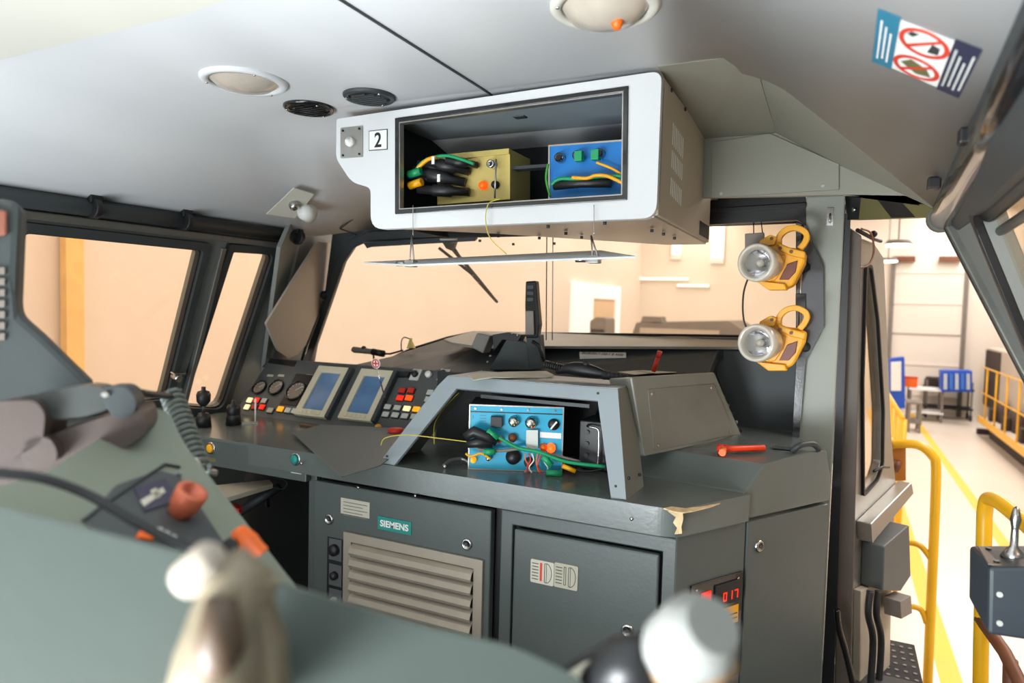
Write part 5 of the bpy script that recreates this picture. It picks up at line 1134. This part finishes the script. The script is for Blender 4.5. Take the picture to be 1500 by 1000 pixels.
part(MB().ball(Fmi.w(*Fmi.px(858, 534)), .014), 'knob', M['rubber'], mi)
for k in range(6): part(MB().ball(Fmi.w(*Fmi.px(886+k*6, 549+k*.8)), .017-.001*k, 10), 'cable_boot', M['rubber'], mi)
def coil(p0, p1, r, turns, rw, sag=0):
    ax = (p1-p0); L_ = ax.length; d = ax.normalized(); x = d.orthogonal().normalized(); y = d.cross(x); pts = []
    for k in range(turns*10+1):
        t_ = k/(turns*10); a = 2*math.pi*turns*t_; pts.append(p0+ax*t_+(x*math.cos(a)+y*math.sin(a))*r+Vector((0, 0, -sag*4*t_*(1-t_))))
    return MB().tube(pts, rw, 6)
COILX = coil(Fmi.w(*Fmi.px(798, 533)), Fmi.w(*Fmi.px(826, 540)), .012, 9, .003).build('coiled_cord', M['black'], None, tagv=('small black coiled cord beside the microphone on the console top', 'cord'))
# orange-red screwdriver on the raised shelf
sd_ = thing('screwdriver', onZ(1085, 658, 1.09), 'orange-red handled tool lying on the raised shelf', 'tool')
a, b = onZ(1060, 657, 1.087), onZ(1120, 656, 1.092); part(MB().tube([a, a.lerp(b, .15), b], [.016, .010, .011], 12), 'handle', mat('red_orange_tool', (255, 66, 24), .4), sd_)
part(MB().tube([a+Vector((0, 0, .0)), a+Vector((-.02, 0, .0))], .014, 10), 'head', M['red'], sd_); c = onZ(1058, 663, 1.085); part(MB().tube([a, c], .012, 10), 'bit_holder', M['orange'], sd_)
rg = thing('rocker_lever', onZ(1183, 652, 1.09), 'low dark handle on the far end of the raised shelf', 'handle')
part(MB().tube(smooth_path([onZ(1160, 660, 1.088), onZ(1172, 652, 1.11), onZ(1190, 650, 1.11), onZ(1200, 658, 1.088)]), .010), 'handle', M['gasket'], rg)
part(MB().box(onZ(1150, 656, 1.087), .08, .03, .006), 'plate', M['gasket'], rg, .001)
# loose grey sheet over the desk edge
FlZ = ZD+.012
fl = thing('loose_sheet', onZ(530, 650, FlZ), 'loose dark grey metal sheet lying on the desk and jutting over its front edge', 'sheet')
ff_ = Fr((0, 0, FlZ), (1, 0, 0), (0, 1, 0)); ff_ = fr3(onZ(500, 700, ZD-.0), onZ(602, 650, ZD+.03), onZ(430, 637, ZD+.012))
part(MB().poly(ff_, [ff_.px(*q) for q in ((500, 699), (557, 682), (600, 648), (604, 628), (470, 622), (428, 634))], -.0015, .0015), 'plate', mat('loose_sheet_grey', (98, 104, 102), .5), fl)
# controls on the desk: levers
def lever(x, yb, yt, r, label, top='cap'):
    b = onZ(x, yb, ZD); t = thing('control_lever', b, label, 'lever'); tp = Vector((b.x, b.y, b.z)); h = onY(x, yt, b.y).z
    part(MB().lathe(Fr(b, (1, 0, 0), (0, 1, 0)), 0, 0, [(.034, 0), (.03, .04), (.022, .06), (0, .062)], 16), 'base', M['black'], t)
    part(MB().tube([b+Vector((0, 0, .05)), (b.x, b.y, h)], .008), 'shaft', M['steel'], t)
    part(MB().lathe(Fr((b.x, b.y, h-.06), (1, 0, 0), (0, 1, 0)), 0, 0, [(.012, -.02), (.028, 0), (.030, .03), (.024, .045), (.009, .05), (.009, .065), (0, .066)], 16), 'grip', M['black'], t)
lever(298, 625, 568, .03, 'left black lever on the driver desk'); lever(342, 622, 588, .02, 'second lever, slimmer, beside the gauges')
pn = thing('white_rod', onZ(372, 618, ZD), 'thin white upright rod with foot on the desk before the keys', 'rod')
b = onZ(374, 620, ZD); part(MB().tube([b, (b.x, b.y, onY(374, 584, b.y).z)], .004), 'rod', M['wt'], pn); part(MB().box(b+Vector((-.02, -.02, .004)), .08, .02, .008, Matrix.Rotation(.8, 3, 'Z')), 'foot', M['alu'], pn)
pe = thing('pen', onZ(455, 624, ZD), 'slim brown pen on the desk below the displays', 'pen'); a, b = onZ(440, 622, ZD+.006), onZ(470, 626, ZD+.006)
part(MB().tube([a, a.lerp(b, .8)], .005), 'barrel', M['brown'], pe); part(MB().tube([a.lerp(b, .8), b], .006), 'cap', M['black'], pe)
# small latch near side window bottom
lt = thing('window_latch', FL.w(*FL.px(250, 550), .03), 'chrome latch at the foot of the window bar', 'latch')
u, v = FL.px(250, 548); part(MB().cyl(FL, u, v, .016, .02, .06, 14), 'barrel', M['steel'], lt); part(MB().rect(FL, u-.03, v+.02, u+.03, v+.026, .03, .06), 'tab', M['steel'], lt, .002)

# ================================================================ FOREGROUND LEFT: phone console
A1 = at(222, 592, 1.12); B1 = at(440, 866, .95); C1_ = at(0, 710, .80)
FK = Fr(C1_, A1-C1_, (C1_-B1))
if (EYE-FK.O).dot(FK.N) < 0: FK = Fr(FK.O, -FK.U, FK.V)
pc = thing('phone_console', at(260, 900, 1.0), 'grey-green side console with slanted face, in soft focus at left', 'console')
ko = FK.pxs([(-260, 840), (0, 712), (70, 690), (222, 594), (250, 606), (268, 648), (440, 866), (480, 930), (200, 1000), (-260, 1100)])
part(MB().poly(FK, rnd(ko, [0, .01, .01, .02, .02, .05, .02, 0, 0, 0]), -.06, 0), 'face', M['near2'], pc, .01)
kp = FK.pxs([(150, 720), (236, 697), (320, 800), (340, 850), (230, 830), (120, 770)])
part(MB().poly(FK, rnd(FK.pxs([(168, 712), (232, 690), (262, 698), (330, 800), (240, 812), (120, 770)]), .01), 0, .002), 'panel_plate', M['black'] if False else mat('console_plate_dark', (70, 74, 76), .45), pc, .002)
part(MB().poly(FK, FK.pxs([(195, 718), (240, 703), (262, 735), (210, 752)]), .002, .004), 'name_plate', mat('plate_indigo', (60, 58, 78), .5), pc)
part(MB().poly(FK, FK.pxs([(203, 737), (236, 717), (240, 724), (209, 745)]), .004, .005), 'symbol', M['label'], pc); part(MB().poly(FK, FK.pxs([(218, 722), (226, 718), (234, 730), (226, 735)]), .004, .005), 'symbol', M['label'], pc)
u, v = FK.px(262, 752); part(MB().lathe(FK, u, v, [(.016, 0), (.017, .010), (.020, .014), (.022, .040), (.018, .042), (.013, .042), (.012, .025), (0, .025)], 24), 'copper_knob', M['copper'], pc)
part(MB().tube([FK.w(*FK.px(120, 765), .003), FK.w(*FK.px(150, 742), .003), FK.w(*FK.px(240, 682), .003), FK.w(*FK.px(262, 686), .003)], .0022), 'outline_groove', M['gasket'], pc)
u, v = FK.px(261, 698); part(MB().cyl(FK, u, v, .004, 0, .003), 'screw', M['gasket'], pc)
part(MB().poly(FK, FK.pxs([(205, 778), (225, 782), (222, 795), (195, 792)]), .002, .008), 'orange_patch', M['orange'], pc, .002)
for k in range(3): u, v = FK.px(228+k*10, 786+k*5); part(MB().cyl(FK, u, v, .005, .002, .012), 'button', M['key'], pc)
# handset
hs = thing('telephone_handset', at(110, 640, 1.0), 'dark grey telephone handset resting in its cradle on the side console', 'telephone')
Fhs = Fr(at(110, 640, .98), ci*.94+cf*.34, cj)
def sol(name, pts, n0, n1, m, bev=.012): part(MB().poly(Fhs, rnd(Fhs.pxs(pts), .012), n0, n1), name, m, hs, bev)
sol('cradle', [(-60, 730), (40, 716), (100, 702), (160, 672), (220, 630), (213, 600), (205, 592), (180, 600), (60, 640), (-60, 650)], -.10, .02, M['phone'])
sol('earpiece', [(-60, 600), (20, 583), (68, 582), (82, 600), (78, 640), (30, 668), (-60, 680)], -.07, .05, M['phone'], .02)
sol('grip', [(20, 590), (60, 574), (130, 562), (158, 566), (170, 595), (130, 608), (80, 612)], -.05, .025, mat('handset_grip', (64, 68, 67), .35), .016)
sol('mouthpiece', [(155, 564), (190, 564), (204, 580), (205, 600), (180, 612), (165, 600)], -.05, .03, M['gasket'], .012)
sol('support_block', [(50, 640), (66, 632), (88, 634), (98, 650), (98, 668), (60, 676), (48, 662)], .02, .05, M['phone'], .008)
sol('switch_cap', [(155, 573), (164, 571), (168, 577), (160, 580)], .025, .035, M['alu'], .002)
coil(at(252, 580, 1.22), at(292, 690, 1.12), .0165, 14, .0046).build('coiled_cord', mat('cord_grey', (104, 112, 106), .35), None, tagv=('thick grey coiled telephone cord hanging at the right of the handset', 'cord'))
wire('cable', [at(285, 672, 1.1), at(292, 684, 1.1), at(300, 690, 1.15), at(315, 692, 1.2)], .006, M['steel'], 'short metal cord end below the coiled telephone cord')
wire('cable', [at(205, 575, 1.05), at(225, 578, 1.1), at(250, 580, 1.2)], .006, M['black'], 'short black lead between handset and coiled cord')
wire('cable', [at(-10, 692, .72), at(60, 700, .74), at(130, 725, .76), at(200, 765, .76), at(260, 795, .76), at(330, 822, .76)], .0055, M['rubber'], 'black cable running diagonally across the side console')
oc = thing('orange_handle', at(362, 797, .9), 'bright orange plastic clip handle at the console edge', 'handle')
Foc = Fr(at(362, 797, .86), ci, cj)
part(MB().poly(Foc, rnd(Foc.pxs([(343, 775), (352, 772), (372, 786), (378, 796), (390, 808), (378, 812), (366, 822), (352, 806), (348, 790)]), .004), -.012, .012), 'grip', M['orange'], oc, .004)
part(MB().cyl(Foc, *Foc.px(344, 795), .010, -.01, .018, 14), 'pivot', M['black'], oc)
# dark column with patch at the far left
dc = thing('side_column', at(10, 450, 1.1), 'dark grey blurred equipment column at the left edge', 'column')
Fdc = Fr(at(10, 450, 1.1), ci*.9+cf*.43, cj)
part(MB().poly(Fdc, Fdc.pxs([(-120, 290), (12, 290), (30, 300), (24, 440), (26, 460), (60, 490), (130, 558), (140, 600), (-120, 680)]), -.06, 0), 'body', mat('column_paint', (62, 69, 69), .5), dc, .01)
part(MB().poly(Fdc, Fdc.pxs([(-30, 300), (12, 310), (12, 345), (-30, 350)]), 0, .01), 'orange_patch', mat('dull_rust', (140, 84, 66), .6), dc, .004)
for k in range(7): part(MB().poly(Fdc, Fdc.pxs([(-30, 392+k*16), (8, 392+k*16), (8, 402+k*16), (-30, 402+k*16)]), 0, .006), 'slot', M['hgrey'], dc)
# foreground panel filling the lower left
Ffg = Fr(at(300, 850, .52), ci*.97+cf*.24, cj+cf*.35)
fg = thing('near_console', at(300, 950, .55), 'large blurred grey-green console cover filling the lower left foreground', 'console')
fo = Ffg.pxs([(-200, 730), (0, 742), (120, 772), (300, 818), (430, 860), (620, 918), (760, 950), (850, 992), (900, 1100), (400, 1250), (-200, 1250)])
part(MB().poly(Ffg, rnd(fo, .01), -.05, 0), 'cover', M['near'], fg, .014)
vl = thing('valve_lever', at(330, 900, .44), 'blurred pale brake valve lever with brown body in the near foreground', 'lever')
Fv = Fr(at(330, 880, .46), ci, cj)
def vsol(name, pts, m, n0, n1, bev=.008, r=.012): part(MB().poly(Fv, rnd(Fv.pxs(pts), r), n0, n1), name, m, vl, bev)
ga, gb = Fv.w(*Fv.px(262, 862), .0), Fv.w(*Fv.px(322, 806), .0); cap_ = [(0, .2), (.04, .6), (.1, .85), (.2, 1), (.8, 1), (.9, .85), (.96, .6), (1, .2)]
part(MB().tube([ga.lerp(gb, t_) for t_, _ in cap_], [.0135*q_ for _, q_ in cap_], 18), 'grip', mat('pale_ivory', (170, 160, 146), .4), vl)
part(MB().tube([Fv.w(*Fv.px(322, 825), -.01), Fv.w(*Fv.px(340, 860), -.012), Fv.w(*Fv.px(330, 905), -.01), Fv.w(*Fv.px(325, 960), -.005), Fv.w(*Fv.px(320, 1080), .0)], [.014, .024, .026, .032, .04], 16), 'body', M['brass'], vl)
part(MB().tube([Fv.w(*Fv.px(378, 850), -.012), Fv.w(*Fv.px(360, 890), -.012), Fv.w(*Fv.px(385, 950), -.01), Fv.w(*Fv.px(390, 1060), 0)], [.012, .014, .013, .018], 14), 'side_tube', M['brass'], vl)
part(MB().tube([Fv.w(*Fv.px(335, 865), .012), Fv.w(*Fv.px(338, 930), .016), Fv.w(*Fv.px(332, 985), .014)], [.010, .016, .012], 14), 'dark_recess', mat('valve_brown', (84, 66, 50), .5, var=.3), vl)
v2 = thing('brake_valve', at(1010, 940, .5), 'blurred white and tan round cap with black neck at the bottom centre', 'valve')
Fv2 = Fr(at(1010, 940, .5), ci*.8+cj*.25, cj*.9-ci*.2)
a, b = at(985, 955, .54), at(1030, 925, .50)
part(MB().tube([a, a.lerp(b, .2), a.lerp(b, .9), b.lerp(b+(b-a), .3)], [.026, .030, .031, .020], 24), 'cap', mat('cap_white', (136, 138, 134), .45, var=.05), v2)
part(MB().tube([at(975, 965, .55), at(1000, 975, .53), at(1060, 955, .51)], [.022, .024, .018], 20), 'collar', mat('cap_tan', (160, 130, 100), .5, var=.1), v2)
part(MB().tube([at(880, 1010, .58), at(925, 975, .56), at(960, 965, .55)], [.022, .026, .022], 18), 'neck', M['black'], v2)
part(MB().tube([at(820, 1030, .6), at(870, 1000, .59), at(900, 990, .58)], .018, 14), 'pipe', M['label'], v2)
part(MB().tube([at(790, 1010, .62), at(850, 972, .61), at(905, 938, .6)], .006, 10), 'hose', M['black'], v2)

# ================================================================ RIGHT FOREGROUND OUTSIDE: yellow rails and box
YR = 3.9
FYr = Fr((0, YR, 0), (1, 0, 0), (0, 0, 1))
hr = thing('yellow_handrail', FYr.w(*FYr.px(1365, 1000), 0), 'yellow arched handrail with rungs just outside the doorway', 'handrail')
part(MB().tube(smooth_path(P_(FYr, (1306, 651), (1335, 650), (1352, 655), (1366, 668), (1371, 684), (1369, 760), (1363, 900), (1357, 1040)), 5), .022, 14), 'post', M['yelrail'], hr)
for (y0, x1) in ((795, 1368), (888, 1361)): part(MB().tube(smooth_path(P_(FYr, (1304, y0), (1335, y0), (1350, y0+6), (x1-4, y0+24)), 4), .014, 10), 'rung', M['yelrail'], hr)
part(MB().pxp(FYr, [(1306, 655), (1327, 655), (1327, 704), (1306, 704)], -.03, 0), 'plate', mat('amber_plate', (206, 130, 40), .5), hr, .003)
part(MB().tube(P_(FYr.off(.02), (1308, 680), (1318, 684)), .03, 10), 'bracket', M['brown'], hr)
FYn = Fr((0, 2.6, 0), (1, 0, 0), (0, 0, 1))
nr = thing('near_yellow_rail', FYn.w(*FYn.px(1437, 1000), 0), 'thick yellow rail post bending right behind the dark control box', 'handrail')
part(MB().tube(smooth_path([FYn.w(*FYn.px(1436, 1060)), FYn.w(*FYn.px(1437, 950)), FYn.w(*FYn.px(1441, 800)), FYn.w(*FYn.px(1443, 745)), FYn.w(*FYn.px(1449, 727), .03), FYn.w(*FYn.px(1470, 735), .15), FYn.w(*FYn.px(1520, 775), .4)], 5), .022, 14), 'post', M['yelrail'], nr)
part(MB().tube([FYn.w(*FYn.px(1436, 905)), FYn.w(*FYn.px(1462, 935), .1), FYn.w(*FYn.px(1500, 1010), .35)], .02, 12), 'lower_rail', M['brown'], nr)
part(MB().tube([FYn.w(*FYn.px(1470, 945), .1), FYn.w(*FYn.px(1468, 1050), .1)], .02, 12), 'stub', M['brown'], nr)
Fbx = Fr((0, 1.75, 0), (1, 0, 0), (0, 0, 1))
bx = thing('control_box', Fbx.w(*Fbx.px(1480, 930), 0), 'dark grey wall box with a steel joystick at the bottom right edge', 'control box')
part(MB().add(*(lambda a: (a, [[0, 1, 2, 3], [7, 6, 5, 4], [0, 4, 5, 1], [1, 5, 6, 2], [2, 6, 7, 3], [3, 7, 4, 0]]))(
    [Fbx.w(*Fbx.px(1447, 930), .0), Fbx.w(*Fbx.px(1580, 950), .0), Fbx.w(*Fbx.px(1580, 830), .0), Fbx.w(*Fbx.px(1449, 831), .0),
     Fbx.w(*Fbx.px(1447, 930), 0)+Vector((-.015, .15, .02)), Fbx.w(*Fbx.px(1580, 950))+Vector((0, .15, 0)), Fbx.w(*Fbx.px(1580, 830))+Vector((0, .15, 0)), Fbx.w(*Fbx.px(1449, 831))+Vector((-.015, .15, 0))])), 'case', mat('box_slate', (58, 66, 74), .4), bx, .008)
tz = Fbx.px(1449, 831)[1]; Fbt = Fr(Fbx.w(*Fbx.px(1449, 831), 0)+Vector((0, 0, .002)), (1, 0, 0), (0, 1, 0))
part(MB().rect(Fbt, .0, .012, .16, .14, 0, .003), 'top_plate', M['hgrey'], bx, .001)
jb_ = Fbt.w(.055, .07, .003); part(MB().lathe(Fr(jb_, (1, 0, 0), (0, 1, 0)), 0, 0, [(.026, 0), (.018, .018), (.008, .03), (.007, .07), (.011, .09), (.006, .115), (0, .12)], 18), 'joystick', M['steel'], bx)
for q in ((.018, .03), (.018, .12)): part(MB().cyl(Fbt, q[0], q[1], .006, .003, .007, 8), 'screw', M['black'], bx)
for y in (870, 912): u, v = Fbx.px(1464, y); part(MB().cyl(Fbx, u, v, .006, 0, .004, 12), 'rivet', M['key'], bx)
print('objects', len(bpy.data.objects))
